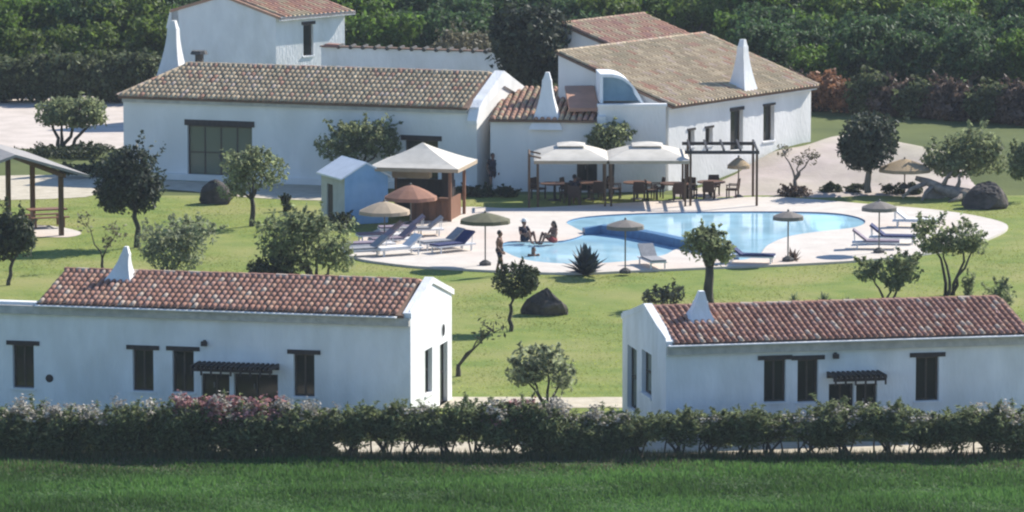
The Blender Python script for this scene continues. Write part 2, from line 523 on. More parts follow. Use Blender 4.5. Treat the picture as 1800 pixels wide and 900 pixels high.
# sand bank by the right house (follows the terrain)
mb = MB()
outl = lambda x, y: True
gx, gy = np.linspace(8.6, 20.5, 30), np.linspace(220.8, 236.0, 30)
for j, y in enumerate(gy):
    for i, x in enumerate(gx):
        right = 20.5 - 5.0 * sstep(227, 236, y)
        left = 6.95 + max(0, y - 222.9) * .728
        xx = left + (right - left) * i / 29
        mb.v.append((xx, y + .35 * math.sin(xx * 1.3), terrain(xx, y + .35 * math.sin(xx * 1.3)) + (.10 + .05 * math.sin(xx * .9 + y)) * (0 < i < 29) * (0 < j < 29) - .02))
for j in range(29):
    for i in range(29):
        a = j * 30 + i
        mb.f.append((a, a + 1, a + 31, a + 30)); mb.m.append(0)
tag(mb.build('sand_bank', 'bank_sand', None, True), kind='structure')

# ------------------------------------------------------------------ pool and its deck
DZ = .10
deck_out = smooth_loop([at(*p) for p in ((612, 452), (700, 469), (800, 476), (900, 481), (1010, 484), (1110, 480), (1250, 474), (1400, 468), (1530, 460), (1650, 446), (1735, 424), (1772, 402),
                                         (1730, 386), (1640, 372), (1520, 362), (1400, 352), (1320, 350), (1180, 356), (1000, 366), (900, 370), (810, 368), (760, 386), (690, 398), (640, 420))], 5)
pool_out = smooth_loop([at(*p) for p in ((880, 441), (892, 429), (940, 428), (990, 427), (1026, 415), (1010, 404), (996, 394), (1030, 385), (1120, 379), (1250, 376), (1400, 376), (1480, 380), (1520, 391),
                                         (1505, 403), (1440, 411), (1385, 420), (1350, 435), (1335, 451), (1306, 461), (1278, 457), (1200, 441), (1165, 453), (1105, 463), (1010, 468), (925, 461))], 5)
bm = bmesh.new()
def ring(P, z):
    vs_ = [bm.verts.new((p.x, p.y, z)) for p in P]
    return [bm.edges.new((vs_[i], vs_[(i + 1) % len(vs_)])) for i in range(len(vs_))]
e = ring(deck_out, DZ) + ring(pool_out, DZ)
bmesh.ops.triangle_fill(bm, edges=e, use_beauty=True, use_dissolve=False)
for f in bm.faces:
    if f.normal.z < 0: f.normal_flip()
bd = [x for x in bm.edges if len(x.link_faces) == 1]
r = bmesh.ops.extrude_edge_only(bm, edges=bd)
for v in [q for q in r['geom'] if isinstance(q, bmesh.types.BMVert)]: v.co.z = .012
me = bpy.data.meshes.new('pool_deck'); bm.to_mesh(me); bm.free()
me.materials.append(MATS['deck_stone'])
tag(link('pool_deck', me), kind='structure')
rim = MB()
for i in range(len(pool_out)):
    a_, b_ = pool_out[i], pool_out[(i + 1) % len(pool_out)]
    c_ = sum(pool_out, Vector()) / len(pool_out)
    ins = lambda p: p + (c_ - p).normalized() * .012
    a2, b2 = ins(a_), ins(b_)
    rim.poly([(a2.x, a2.y, .02), (b2.x, b2.y, .02), (b2.x, b2.y, .097), (a2.x, a2.y, .097)])
tag(rim.build('pool_edge', 'pool_tile_shaded'), kind='structure')  # dark strip paints the shade on the inner pool wall
wl = [at(px, py) for px, py in ((1026, 414), (1060, 413), (1110, 419), (1160, 429), (1210, 440), (1250, 450), (1290, 461))]
upper = [p for p in pool_out]
mbw = MB().poly([(p.x, p.y, .045) for p in pool_out])
ow = mbw.build('pool_water', 'pool_water')
if ow.data.polygons[0].normal.z < 0: ow.data.flip_normals()
tag(ow, kind='structure')
mb = MB()
nrmv = []
rings = []
for i, p in enumerate(wl):
    d = (wl[min(i + 1, len(wl) - 1)] - wl[max(i - 1, 0)]); d.z = 0; d.normalize()
    nn = Vector((-d.y, d.x, 0)) * .22
    zt = .42 if 0 < i < len(wl) - 1 else .30
    rings.append([p - nn + Vector((0, 0, .02)), p + nn + Vector((0, 0, .02)), p + nn + Vector((0, 0, zt)), p - nn + Vector((0, 0, zt))])
mb.loft(rings)
tag(mb.build('pool_divider', 'pool_tile_shaded'), 'curved dark blue tiled wall dividing the two basins of the pool', 'pool wall')

# short tufts over the lawn
def inside(P, x, y):
    r_ = np.zeros(len(x), bool)
    for i in range(len(P)):
        a_, b_ = P[i], P[i - 1]
        with np.errstate(divide='ignore', invalid='ignore'):
            r_ ^= ((a_.y > y) != (b_.y > y)) & (x < (b_.x - a_.x) * (y - a_.y) / (b_.y - a_.y) + a_.x)
    return r_
g = np.random.default_rng(24)
nb = 200000
bx, by = g.uniform(-24, 24, nb), 158.5 + 62 * g.random(nb)
den = np.sin(bx * .8 + 2 * np.sin(by * .31)) + np.sin(by * .45 + 1.5 * np.sin(bx * .5)) + g.normal(0, .9, nb)
ok = (den > -.4) & ~((by > 162.9) & (by < 165.7) & (bx > -3.6)) & ~((by > 219) & (bx > 4))
for P in SHEETS + [deck_out]: ok &= ~inside(P, bx, by)
bx, by, den = bx[ok], by[ok], den[ok]
nb = len(bx)
hh = .02 + .03 * g.random(nb); a = g.uniform(0, 6.28, nb); w = .02 + .03 * g.random(nb)
V = np.stack([np.stack([bx - w * np.cos(a), by - w * np.sin(a), 0 * bx], 1), np.stack([bx + w * np.cos(a), by + w * np.sin(a), 0 * bx], 1), np.stack([bx + g.normal(0, .05, nb), by + g.normal(0, .05, nb), hh], 1)], 1).reshape(-1, 3)
mi = np.where(den > 1.8, 1, np.where(den > .3, 0, 2))
tag(link('lawn_grass', np_mesh('lawn_grass', V, 3, ['lawn_blade_a', 'lawn_blade_b', 'lawn_blade_c'], mi)), 'short yellowish grass of the garden lawn', 'grass', kind='stuff')

# ------------------------------------------------------------------ building helpers
def wall_panel(w0, w1, h, openings, t=.28, mi=0, ztop=None):
    """wall in the local xz plane facing -y with recessed rectangular openings (x0,z0,x1,z1)"""
    mb = MB()
    X = sorted({w0, w1, *[o[0] for o in openings], *[o[2] for o in openings]})
    Z = sorted({0.0, h, *[max(0, o[1]) for o in openings], *[o[3] for o in openings]})
    for i in range(len(X) - 1):
        for j in range(len(Z) - 1):
            cx, cz = (X[i] + X[i + 1]) / 2, (Z[j] + Z[j + 1]) / 2
            if any(o[0] < cx < o[2] and o[1] < cz < o[3] for o in openings): continue
            mb.poly([(X[i], 0, Z[j]), (X[i + 1], 0, Z[j]), (X[i + 1], 0, Z[j + 1]), (X[i], 0, Z[j + 1])], mi)
    for x0, z0, x1, z1 in openings:
        mb.poly([(x0, 0, z0), (x0, t, z0), (x0, t, z1), (x0, 0, z1)], mi)
        mb.poly([(x1, 0, z1), (x1, t, z1), (x1, t, z0), (x1, 0, z0)], mi)
        mb.poly([(x0, 0, z1), (x0, t, z1), (x1, t, z1), (x1, 0, z1)], mi)
        mb.poly([(x0, 0, z0), (x1, 0, z0), (x1, t, z0), (x0, t, z0)], mi)
    return mb
def opening(parent, M, o, kind='window', glass='glass_dark', frame='window_frame', rec=.16, cols=2, rows=1, lintel=None, lin_over=.16, sill=True):
    x0, z0, x1, z1 = o
    b = .06
    f = MB()
    f.box(x0, rec, z0, x0 + b, rec + .07, z1, M=M); f.box(x1 - b, rec, z0, x1, rec + .07, z1, M=M)
    f.box(x0 + b, rec, z1 - b, x1 - b, rec + .07, z1, M=M); f.box(x0 + b, rec, z0, x1 - b, rec + .07, z0 + b, M=M)
    for k in range(1, cols):
        c = x0 + (x1 - x0) * k / cols
        f.box(c - .03, rec + .003, z0 + b, c + .03, rec + .067, z1 - b, M=M)
    for k in range(1, rows):
        c = z0 + (z1 - z0) * k / rows
        f.box(x0 + b, rec + .006, c - .025, x1 - b, rec + .064, c + .025, M=M)
    w = f.build(kind, frame, parent)
    for k in range(cols):
        c0, c1 = x0 + b + (x1 - x0 - 2 * b) * k / cols, x0 + b + (x1 - x0 - 2 * b) * (k + 1) / cols
        p = MB().box(c0 + .002, rec + .035, z0 + b, c1 - .002, rec + .05, z1 - b, M=M)
        p.build('pane', glass, w)
    if kind == 'door':
        MB().box(x0 + (x1 - x0) * .5 - .1, rec - .04, z0 + .95, x0 + (x1 - x0) * .5 - .06, rec + .002, z0 + 1.12, M=M).build('handle', 'metal_pole', w)
    elif sill:
        MB().box(x0 - .06, -.05, z0 - .07, x1 + .06, rec - .002, z0 - .003, M=M).build('sill', 'whitewash', w)
    if lintel:
        MB().box(x0 - lin_over, -.04, z1 + .003, x1 + lin_over, .12, z1 + lintel, M=M).build('lintel', 'dark_wood', parent)
    return w

TILE_V = {}
def tile_geo(w, l, h, taper=.82):
    mb = MB()
    n = 5
    rings = []
    for j, (y, s) in enumerate(((0, 1), (l, taper))):
        rings.append([(w / 2 * s * math.cos(math.pi * (1 - i / n)), y, h * s * math.sin(math.pi * i / n) + .015 * (1 - j)) for i in range(n + 1)])
    mb.loft(rings, False, 0, close=False)
    mb.f.append(tuple(range(n, -1, -1))); mb.m.append(0)
    return mb
def tile_slope(roof, x0, x1, eave, ridge, mats, weights, pitch=.25, expo=.42, pieces=0, seed=1, cut0=None, cut1=None, flip=False):
    """barrel tiles on the slope between the eave (y,z) and ridge (y,z) of a roof along x; cut0/cut1: hip offsets at the ridge"""
    g = random.Random(seed)
    d = Vector((0, ridge[0] - eave[0], ridge[1] - eave[1]))
    L = d.length
    yd = d / L
    xd = Vector((1, 0, 0)) if not flip else Vector((-1, 0, 0))
    nd = xd.cross(yd)
    rows, cols = max(1, int(L / expo)), int((x1 - x0) / pitch)
    base = tile_geo(pitch * .8, expo * 1.13, pitch * .36)
    key = (round(pitch, 3), round(expo, 3), tuple(mats))
    if key not in TILE_V: TILE_V[key] = [base.mesh('tile', [m], True) for m in mats]
    spots = []
    for j in range(rows):
        for i in range(cols):
            x = x0 + pitch * (i + .5)
            f = (j + .5) / rows
            if cut0 and x < x0 + cut0 * f: continue
            if cut1 and x > x1 - cut1 * f: continue
            spots.append((x + g.uniform(-.012, .012), j * L / rows + g.uniform(-.02, .02), g.choices(range(len(mats)), weights)[0], g.uniform(-.03, .03)))
    g.shuffle(spots) if pieces and pieces < 0 else None
    rest = MB()
    for k, (x, y, m, rot) in enumerate(spots):
        pos = Vector((x, eave[0], eave[1])) + yd * y + nd * .01
        M = Matrix(((xd.x, yd.x, nd.x, pos.x), (xd.y, yd.y, nd.y, pos.y), (xd.z, yd.z, nd.z, pos.z), (0, 0, 0, 1))) @ Matrix.Rotation(rot, 4, 'Z')
        if k < pieces:
            o = bpy.data.objects.new('tile', TILE_V[key][m])
            col.objects.link(o); o.parent = roof
            o.matrix_local = M
        else:
            n = len(rest.f)
            rest.add(base, M)
            for q in range(n, len(rest.f)): rest.m[q] = m
    if rest.f:
        tag(rest.build('roof_tiles', mats, roof, True), kind='stuff')
def roof_slab(parent, x0, x1, eave, ridge, th=.10, name='roof', m='tile_bed', cut0=0, cut1=0):
    mb = MB()
    d = Vector((0, ridge[0] - eave[0], ridge[1] - eave[1])).normalized()
    n = Vector((0, -d.z, d.y)) if ridge[0] > eave[0] else Vector((0, d.z, -d.y))
    n = n if n.z > 0 else -n
    top = [Vector((x0, *eave)), Vector((x1, *eave)), Vector((x1 - cut1, *ridge)), Vector((x0 + cut0, *ridge))]
    mb.loft([[p - n * th for p in top], top])
    return mb.build(name, m, parent)
def ridge_tiles(roof, p0, p1, mats, r=.11, seed=2, step=.42):
    """overlapping half-round tiles along a ridge, one stuff part"""
    g = random.Random(seed)
    p0, p1 = Vector(p0), Vector(p1)
    d = (p1 - p0); L = d.length; d /= L
    sd = d.cross(Vector((0, 0, 1))).normalized(); up = sd.cross(d)
    mb = MB()
    for k in range(int(L / step)):
        rr = []
        for t, s in ((0, 1.0), (step * 1.08, .85)):
            c = p0 + d * (k * step + t)
            rr.append([c + (sd * math.cos(math.pi * i / 6) + up * math.sin(math.pi * i / 6)) * r * s + up * .01 for i in range(7)])
        mi = g.randrange(len(mats))
        mb.loft(rr, False, mi, close=False)
    tag(mb.build('ridge_tiles', mats, roof, True), kind='stuff')
def flared_chimney(parent, x, y, z0, h, wb, wt, skew=0.0, depth=.9, name='chimney', horn=False):
    """whitewashed chimney with a concave flared foot"""
    mb = MB()
    rings = []
    for k in range(9):
        t = k / 8
        e = (1 - t) ** 1.6
        hw = wt + (wb - wt) * e
        cx = x + skew * t
        hd = hw * depth
        rings.append([(cx - hw, y - hd, z0 + h * t), (cx + hw, y - hd, z0 + h * t), (cx + hw, y + hd, z0 + h * t), (cx - hw, y + hd, z0 + h * t)])
    mb.loft(rings)
    c = mb.build(name, 'whitewash', parent)
    top = z0 + h
    cx = x + skew
    if horn:
        MB().loft([[(cx - wt * .9, y - wt * .8, top), (cx + wt * .9, y - wt * .8, top), (cx + wt * .9, y + wt * .8, top), (cx - wt * .9, y + wt * .8, top)],
                   [(cx - wt * .3, y - wt * .6, top + wt * 1.6), (cx + wt * .5, y - wt * .6, top + wt * 1.6), (cx + wt * .5, y + wt * .6, top + wt * 1.6), (cx - wt * .3, y + wt * .6, top + wt * 1.6)]]).build('cap', 'whitewash', c)
    else:
        MB().box(cx - wt * 1.25, y - wt * 1.2, top + .003, cx + wt * 1.25, y + wt * 1.2, top + .07).build('cap', 'terracotta_dark', c)
    return c
def tile_mats(k):
    if k == 'red': return ['terracotta', 'terracotta_rose', 'terracotta_pale', 'terracotta_dark', 'terracotta_bleached'], [38, 28, 14, 13, 8]
    if k == 'tan': return ['tile_tan', 'tile_tan_pale', 'tile_tan_dark', 'tile_orange', 'terracotta_bleached'], [52, 19, 14, 8, 4]
    return ['tile_orange', 'tile_tan', 'tile_tan_dark', 'terracotta_rose'], [45, 25, 12, 18]
def wall_lamp(parent, M, x, z):
    mb = MB().box(x - .05, -.03, z - .1, x + .05, .0, z + .1, M=M).box(x - .09, -.16, z - .08, x + .09, -.033, z + .06, M=M)
    mb.build('wall_lamp', 'dark_wood', parent)
def slat_canopy(parent, M, x0, x1, z, out=.9):
    t = MB()
    t.box(x0, -out, z - .09, x1, -out + .09, z + .0, M=M)
    t.box(x0, -.09, z - .09, x1, -.005, z, M=M)
    c = t.build('door_canopy', 'dark_wood', parent)
    n = int((x1 - x0) / .16)
    for k in range(n + 1):
        xx = x0 + (x1 - x0 - .07) * k / n
        MB().box(xx, -out - .12, z + .003, xx + .07, .0 - .006, z + .11, M=M).build('slat', 'dark_wood', c)
        MB().box(xx + .005, -out - .10, z - .20, xx + .06, -out - .06, z, M=M).build('fringe', 'dark_wood', c) if k % 2 == 0 else None

# ------------------------------------------------------------------ the two near cottages
I4 = Matrix.Identity(4)
def gable_side(xw, W, he, rise, openings, t=.34, raise_=.14, right=True):
    """end wall in the plane x=xw, openings in (y0,z0,y1,z1)"""
    mb = wall_panel(0, W, he, openings)
    mb.poly([(0, 0, he), (W, 0, he), (W, 0, he + raise_), (W / 2, 0, he + rise + raise_), (0, 0, he + raise_)])
    if right: M = Matrix(((0, -1, 0, xw), (1, 0, 0, 0), (0, 0, 1, 0), (0, 0, 0, 1)))
    else: M = Matrix(((0, 1, 0, xw), (-1, 0, 0, W), (0, 0, 1, 0), (0, 0, 0, 1)))
    out = MB().add(mb, M)
    return out, M
def cottage(label, corner, ang, W, he, rise, x0, x1, gable_right, fx, gops, seed, chim):
    C = at(*corner)
    t = thing('cottage', (C.x, C.y, 0), label, 'cottage', None, ang)
    P = lambda px, py: onplane(C, ang, px, py)
    ops, todo = [], []
    for kind, a, b, c, d in fx['open']:
        u0, z1 = P(a, b); u1, z0 = P(c, d)
        o = (u0, max(.02, z0), u1, z1)
        ops.append(o); todo.append((kind, o))
    wall = wall_panel(fx['wall'][0], fx['wall'][1], he, ops)
    # gable end
    gx = x1 if gable_right else x0
    n = (math.cos(ang), math.sin(ang))
    v = (-math.sin(ang), math.cos(ang))
    G = (C.x + n[0] * gx, C.y + n[1] * gx)
    go = []
    for kind, a, b, c, d in gops:
        s0, z1 = onplane(G, ang + math.pi / 2, a, b); s1, z0 = onplane(G, ang + math.pi / 2, c, d)
        s0, s1 = min(s0, s1), max(s0, s1)
        go.append((kind, (s0, max(.02, z0), s1, z1)))
    if not gable_right: gl = [(k, (W - o[2], o[1], W - o[0], o[3])) for k, o in go]
    else: gl = go
    gw, GM = gable_side(gx, W, he, rise, [o for k, o in gl], right=gable_right)
    wall.add(gw, I4)
    fo = x0 if gable_right else x1
    wx0, wx1 = fx['wall']
    bx0, bx1 = (fo + .02, x1) if gable_right else (x0, fo - .02)
    wall.poly([(bx1, W, 0), (bx0, W, 0), (bx0, W, he), (bx1, W, he)])
    if gable_right:
        wall.poly([(wx0, .35, 0), (wx0, 0, 0), (wx0, 0, he), (wx0, .35, he)])
        wall.poly([(wx0, 0, he), (fo + .02, 0, he), (fo + .02, .35, he), (wx0, .35, he)])
        wall.poly([(fo + .02, .35, 0), (wx0, .35, 0), (wx0, .35, he), (fo + .02, .35, he)])
        wall.poly([(fo + .02, W, 0), (fo + .02, .35, 0), (fo + .02, .35, he), (fo + .02, W, he)])
        wall.poly([(fo + .02, 0, he), (fo + .02, W / 2, he + rise), (fo + .02, W, he)])
    else:
        wall.poly([(wx1, 0, 0), (wx1, .35, 0), (wx1, .35, he), (wx1, 0, he)])
        wall.poly([(fo - .02, 0, he), (wx1, 0, he), (wx1, .35, he), (fo - .02, .35, he)])
        wall.poly([(wx1, .35, 0), (fo - .02, .35, 0), (fo - .02, .35, he), (wx1, .35, he)])
        wall.poly([(fo - .02, .35, 0), (fo - .02, W, 0), (fo - .02, W, he), (fo - .02, .35, he)])
        wall.poly([(fo - .02, 0, he), (fo - .02, W / 2, he + rise), (fo - .02, W, he)])
    wall.build('wall', 'whitewash', t)
    # raised gable coping
    cp = MB()
    s = 1 if gable_right else -1
    a0, a1 = (gx - .20, gx - .003) if gable_right else (gx + .003, gx + .20)
    xa, xb = min(a0, a1), max(a0, a1)
    prof = [(-.12, he - .12), (W / 2, he + rise + .02), (W + .12, he - .12), (W + .12, he + .06), (W / 2, he + rise + .22), (-.12, he + .06)]
    cp.loft([[(xa - .02, y, z) for y, z in prof], [(xb + .06, y, z) for y, z in prof]])
    cp.build('gable_coping', 'whitewash', t)
    # cornice (grey band painting the shadow under the eave), roof, tiles
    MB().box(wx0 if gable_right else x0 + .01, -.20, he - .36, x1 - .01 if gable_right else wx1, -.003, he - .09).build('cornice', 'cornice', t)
    MB().box(x0 + .01 if not gable_right else x0, -.44, he - .07, x1 - .37 if gable_right else x1, -.245, he - .035).build('eave_ledge', 'whitewash', t)
    ra, rb = (x0, x1 - .18) if gable_right else (x0 + .18, x1)
    rf = roof_slab(t, ra, rb, (-.24, he - .0), (W / 2, he + rise + .06))
    rk = roof_slab(t, ra, rb, (W + .2, he + .0), (W / 2, he + rise + .055), name='rear_roof')
    mats, wts = tile_mats('red')
    tile_slope(rf, ra + .02, rb - .02, (-.27, he + .01), (W / 2, he + rise + .08), mats, wts, .205, .36, 300, seed)
    tile_slope(rk, ra + .02, rb - .02, (W + .22, he + .01), (W / 2, he + rise + .075), mats, wts, .205, .36, 0, seed + 1, flip=True)
    ridge_tiles(rf, (ra, W / 2, he + rise + .06), (rb, W / 2, he + rise + .06), mats, seed=seed)
    for kind, o in todo:
        if kind == 'w': opening(t, I4, o, 'window', lintel=.14, lin_over=.2)
        else: opening(t, I4, o, 'door', cols=2)
    for (kind, o), (k2, ol) in zip(go, gl):
        opening(t, GM, ol, 'window' if kind == 'w' else 'door', glass='glass_green', cols=1, rows=2, frame='dark_wood', rec=.14)
    for px, py in fx.get('lamp', []):
        u, z = P(px, py); wall_lamp(t, I4, u, z)
    for px, py, r in fx.get('vent', []):
        u, z = P(px, py)
        v_ = MB(); q = [(u + r * math.cos(k * .5236), z + r * math.sin(k * .5236)) for k in range(12)]
        v_.loft([[(x, -.02, zz) for x, zz in q], [(x, .03, zz) for x, zz in q]]).build('vent', 'dark_wood', t)
    for px, py, r in fx.get('gvent', []):
        sgy, z = onplane(G, ang + math.pi / 2, px, py)
        q = [(sgy + r * math.cos(k * .3927), z + r * math.sin(k * .3927)) for k in range(16)]
        v_ = MB()
        v_.loft([[(gx + .016 * s, y, zz) for y, zz in q], [(gx - .05 * s, y, zz) for y, zz in q]]).build('vent', 'shadow_inside', t)
        q2 = [[(gx + .012 * s, sgy + rr * math.cos(k * .3927), z + rr * math.sin(k * .3927)) for k in range(16)] for rr in (r, r * 1.25)]
        MB().loft(q2, False).build('vent_ring', 'whitewash', t)
    for a, b, c in fx.get('canopy', []):
        u0, z = P(a, c); u1, _ = P(b, c)
        slat_canopy(t, I4, u0, u1, z)
    # chimney on the roof
    cx, cy = chim['x'], chim['y']
    zc = he + rise * min(cy, W - cy) / (W / 2)
    flared_chimney(t, cx, cy, zc - .12, chim['h'], chim['wb'], chim['wt'], chim['skew'], horn=True)
    return t, C
angL = R(-13)
C0 = at(722, 748)
xl, _ = onplane(C0, angL, 68, 540)
xw, _ = onplane(C0, angL, -90, 560)
heL = zat(722, 553, C0.y)
cx, _ = onplane(C0, angL, 197, 500)
cottage('white cottage with sunlit end gable and dark slatted door canopy, left of the garden gap', (722, 748), angL, 5.5, heL, .62, xl, 0.0, True,
        dict(wall=(xw, 0.0), open=[('w', 22, 606, 60, 683), ('w', 233, 614, 270, 688), ('w', 303, 616, 341, 690), ('d', 354, 656, 404, 760), ('d', 411, 656, 489, 760), ('w', 516, 622, 553, 698)],
             lamp=[(360, 603)], vent=[(87, 665, .13)], gvent=[(779, 580, .20)], canopy=[(350, 491, 640)]),
        [('w', 747, 617, 760, 688), ('d', 773, 607, 787, 716)], 11, dict(x=cx - .45, y=2.25, h=.98, wb=.52, wt=.14, skew=.22))
angR = R(11.5)
C1 = at(1170, 776)
xr, _ = onplane(C1, angR, 1812, 596)
heR = zat(1170, 603, C1.y)
cx, _ = onplane(C1, angR, 1232, 575)
cottage('white cottage with shaded end gable and short door canopy, right of the garden gap', (1170, 776), angR, 6.1, heR, .60, 0.0, xr, False,
        dict(wall=(0.0, xr + 2.0), open=[('w', 1343, 633, 1381, 706), ('w', 1402, 633, 1438, 706), ('d', 1457, 675, 1500, 790), ('d', 1505, 675, 1541, 790), ('w', 1610, 628, 1650, 704)],
             lamp=[(1468, 625)], canopy=[(1453, 1544, 659)]),
        [('d', 1103, 605, 1119, 726), ('w', 1128, 613, 1145, 700)], 21, dict(x=cx + .38, y=1.95, h=.74, wb=.56, wt=.20, skew=.08))

# ------------------------------------------------------------------ the main farmhouse
angM = math.atan2(222.3 - 227.8, 16.5)
OM = at(218, 312)
heM = 3.68
def pm(px, py): return onplane(OM, angM, px, py)
LM = pm(838, 190)[0]
t = thing('farmhouse', (OM.x, OM.y, 0), 'long low white farmhouse with a weathered tan tile roof behind the lawn', 'farmhouse', None, angM)
DM, RM = 7.0, 1.1
o1 = (*pm(330, 322), *pm(443, 224)); o1 = (o1[0], max(.05, o1[1]), o1[2], o1[3])
o2 = (pm(712, 330)[0], .05, pm(770, 330)[0], pm(740, 247)[1])
o3 = (pm(845, 330)[0] - 1.0, .05, pm(845, 330)[0] - .15, 2.0)
w = wall_panel(0, LM, heM, [o1, o2])
w.poly([(0, DM, 0), (0, 0, 0), (0, 0, heM), (0, DM, heM)])
w.poly([(LM, DM, 0), (0, DM, 0), (0, DM, heM), (LM, DM, heM)])
w.poly([(LM, 0, 0), (LM, DM, 0), (LM, DM, heM), (LM, DM / 2, heM + RM), (LM, 0, heM)])
w.build('wall', 'whitewash_old', t)
cp = MB()
prof = [(-.25, heM - .75), (-.02, heM - .25), (DM / 2, heM + RM - .45), (DM + .1, heM - .35), (DM + .1, heM + .10), (DM / 2, heM + RM + .22), (.6, heM + .30), (.05, heM + .02), (-.30, heM - .55)]
cp.loft([[(LM - .35, y, z) for y, z in prof], [(LM + .10, y, z) for y, z in prof]])
cp.build('gable_coping', 'whitewash', t)
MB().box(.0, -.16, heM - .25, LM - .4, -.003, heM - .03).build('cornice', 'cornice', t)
hip = 1.9
rf = roof_slab(t, -.15, LM - .33, (-.28, heM), (DM / 2, heM + RM + .08), cut0=hip)
rk = roof_slab(t, -.15, LM - .33, (DM + .25, heM), (DM / 2, heM + RM + .075), name='rear_roof', cut0=hip)
MB().loft([[(-.18, -.2, heM - .09), (-.18, DM + .2, heM - .09), (hip - .15, DM / 2, heM + RM - .02)], [(-.18, -.2, heM), (-.18, DM + .2, heM), (hip - .15, DM / 2, heM + RM + .07)]]).build('hip_roof', 'tile_bed', t)
mats, wts = tile_mats('tan')
tile_slope(rf, -.12, LM - .35, (-.31, heM + .01), (DM / 2, heM + RM + .09), mats, wts, .24, .42, 0, 31, cut0=hip)
tile_slope(rk, -.12, LM - .35, (DM + .28, heM + .01), (DM / 2, heM + RM + .085), mats, wts, .24, .42, 0, 32, cut0=hip, flip=True)
ridge_tiles(rf, (hip - .15, DM / 2, heM + RM + .07), (LM - .36, DM / 2, heM + RM + .07), mats)
ridge_tiles(rf, (-.2, -.25, heM), (hip - .15, DM / 2, heM + RM + .05), mats, seed=5)
opening(t, I4, o1, 'door', glass='glass_green', cols=4, rows=2, lintel=.26, lin_over=.12)
opening(t, I4, o2, 'door', cols=2, lintel=.22, lin_over=.18)
MB().box(0.2, -.22, .0, LM - .3, -.006, .28).build('plinth', 'whitewash_old', t)
# chimney pair at the left end of the ridge
u, z = pm(297, 118)
c = flared_chimney(t, .35, 4.9, heM - .1, 2.75, .74, .22, .10, name='chimney', horn=True)
mb = MB().tube([(1.95, 4.3, heM + .7), (1.95, 4.3, heM + 1.55)], .2, 10).tube([(1.95, 4.3, heM + 1.56), (1.95, 4.3, heM + 1.72)], [.42, .34], 10)
mb.build('chimney_pot', 'stone_base', t)

# lower wing joined to the right end of the farmhouse
OW = at(862, 336)
angW = R(-6)
hW = 3.15
LW = 5.0
t = thing('house_wing', (OW.x, OW.y, 0), 'low white wing with a brown tile roof and pointed chimney between both big houses', 'house wing', None, angW)
w = wall_panel(0, LW, hW, [(LW - 1.2, .05, LW - .3, 2.1)])
DWg, RW = 6.0, .75
w.poly([(LW, 0, 0), (LW, DWg, 0), (LW, DWg, hW + RW), (LW, 0, hW)])
w.poly([(0, DWg, 0), (0, 0, 0), (0, 0, hW), (0, DWg, hW + RW)])
w.poly([(LW, DWg, 0), (0, DWg, 0), (0, DWg, hW + RW), (LW, DWg, hW + RW)])
w.build('wall', 'whitewash_old', t)
rf = roof_slab(t, -.05, LW - .3, (-.2, hW + .02), (DWg, hW + RW + .06))
mats, wts = tile_mats('orange')
tile_slope(rf, .0, LW - .32, (-.22, hW + .03), (DWg, hW + RW + .08), mats, wts, .27, .46, 0, 41)
cp = MB()
cp.loft([[(LW - .3, -.1, hW - .3), (LW - .3, DWg, hW + RW - .1), (LW - .3, DWg, hW + RW + .25), (LW - .3, -.1, hW + .2)], [(LW + .08, -.1, hW - .3), (LW + .08, DWg, hW + RW - .1), (LW + .08, DWg, hW + RW + .25), (LW + .08, -.1, hW + .2)]])
cp.build('gable_coping', 'whitewash', t)
opening(t, I4, (LW - 1.2, .05, LW - .3, 2.1), 'door', cols=2)
u, z = onplane(OW, angW, 955, 212)
flared_chimney(t, u + .12, .45, hW - .40, 2.15, .74, .20, 0, horn=True)

# ------------------------------------------------------------------ the right house
OR = at(1175, 335)
angH = math.atan2(.81, .59)                       # direction of the sunlit facade
LR, WR, heH, RH = 11.5, 11.9, 3.72, 2.0
t = thing('villa', (OR.x, OR.y, 0), 'large white house with a wide weathered tile roof behind the dining tents', 'house', None, angH)
# local x: along the sunlit right-hand facade (away from us), local y: to the left along the front gable
def pr(px, py): return onplane(OR, angH, px, py)
ops = []
for a, b, c, d in ((1209, 230, 1221, 256), (1240, 226, 1253, 254), (1284, 196, 1306, 262), (1342, 187, 1361, 246)):
    u0, z1 = pr(a, b); u1, z0 = pr(c, d); ops.append((u0, z0, u1, z1))
w = wall_panel(0, LR, heH, ops)
w.poly([(0, WR / 2, 0), (0, 0, 0), (0, 0, heH), (0, WR / 2, heH + RH)])
w.poly([(LR, 0, 0), (LR, WR / 2, 0), (LR, WR / 2, heH + RH), (LR, 0, heH)])
w.poly([(LR, WR / 2, 0), (0, WR / 2, 0), (0, WR / 2, heH + RH), (LR, WR / 2, heH + RH)])
w.build('wall', 'whitewash_old', t)
for k, o in enumerate(ops): opening(t, I4, o, 'window', cols=1, lintel=.10 if k != 2 else .16, lin_over=.05, rec=.2, sill=k != 2, glass='glass_dark')
MB().box(-.05, -.26, heH - .16, LR + .1, -.003, heH - .02).build('cornice', 'whitewash', t)
rf = roof_slab(t, -.15, LR + .2, (-.34, heH + .0), (WR / 2, heH + RH + .06))
mats, wts = tile_mats('tan')
tile_slope(rf, -.12, LR + .18, (-.37, heH + .01), (WR / 2, heH + RH + .08), mats, wts, .26, .44, 0, 51)
ridge_tiles(rf, (-.15, WR / 2, heH + RH + .06), (LR + .2, WR / 2, heH + RH + .06), mats)
ridge_tiles(rf, (LR + .2, -.3, heH), (LR + .2, WR / 2, heH + RH + .03), mats, seed=6)
u, z = pr(1310, 168)
flared_chimney(t, u + .45, .45, heH - .05, 2.2, .60, .19, 0, horn=True)
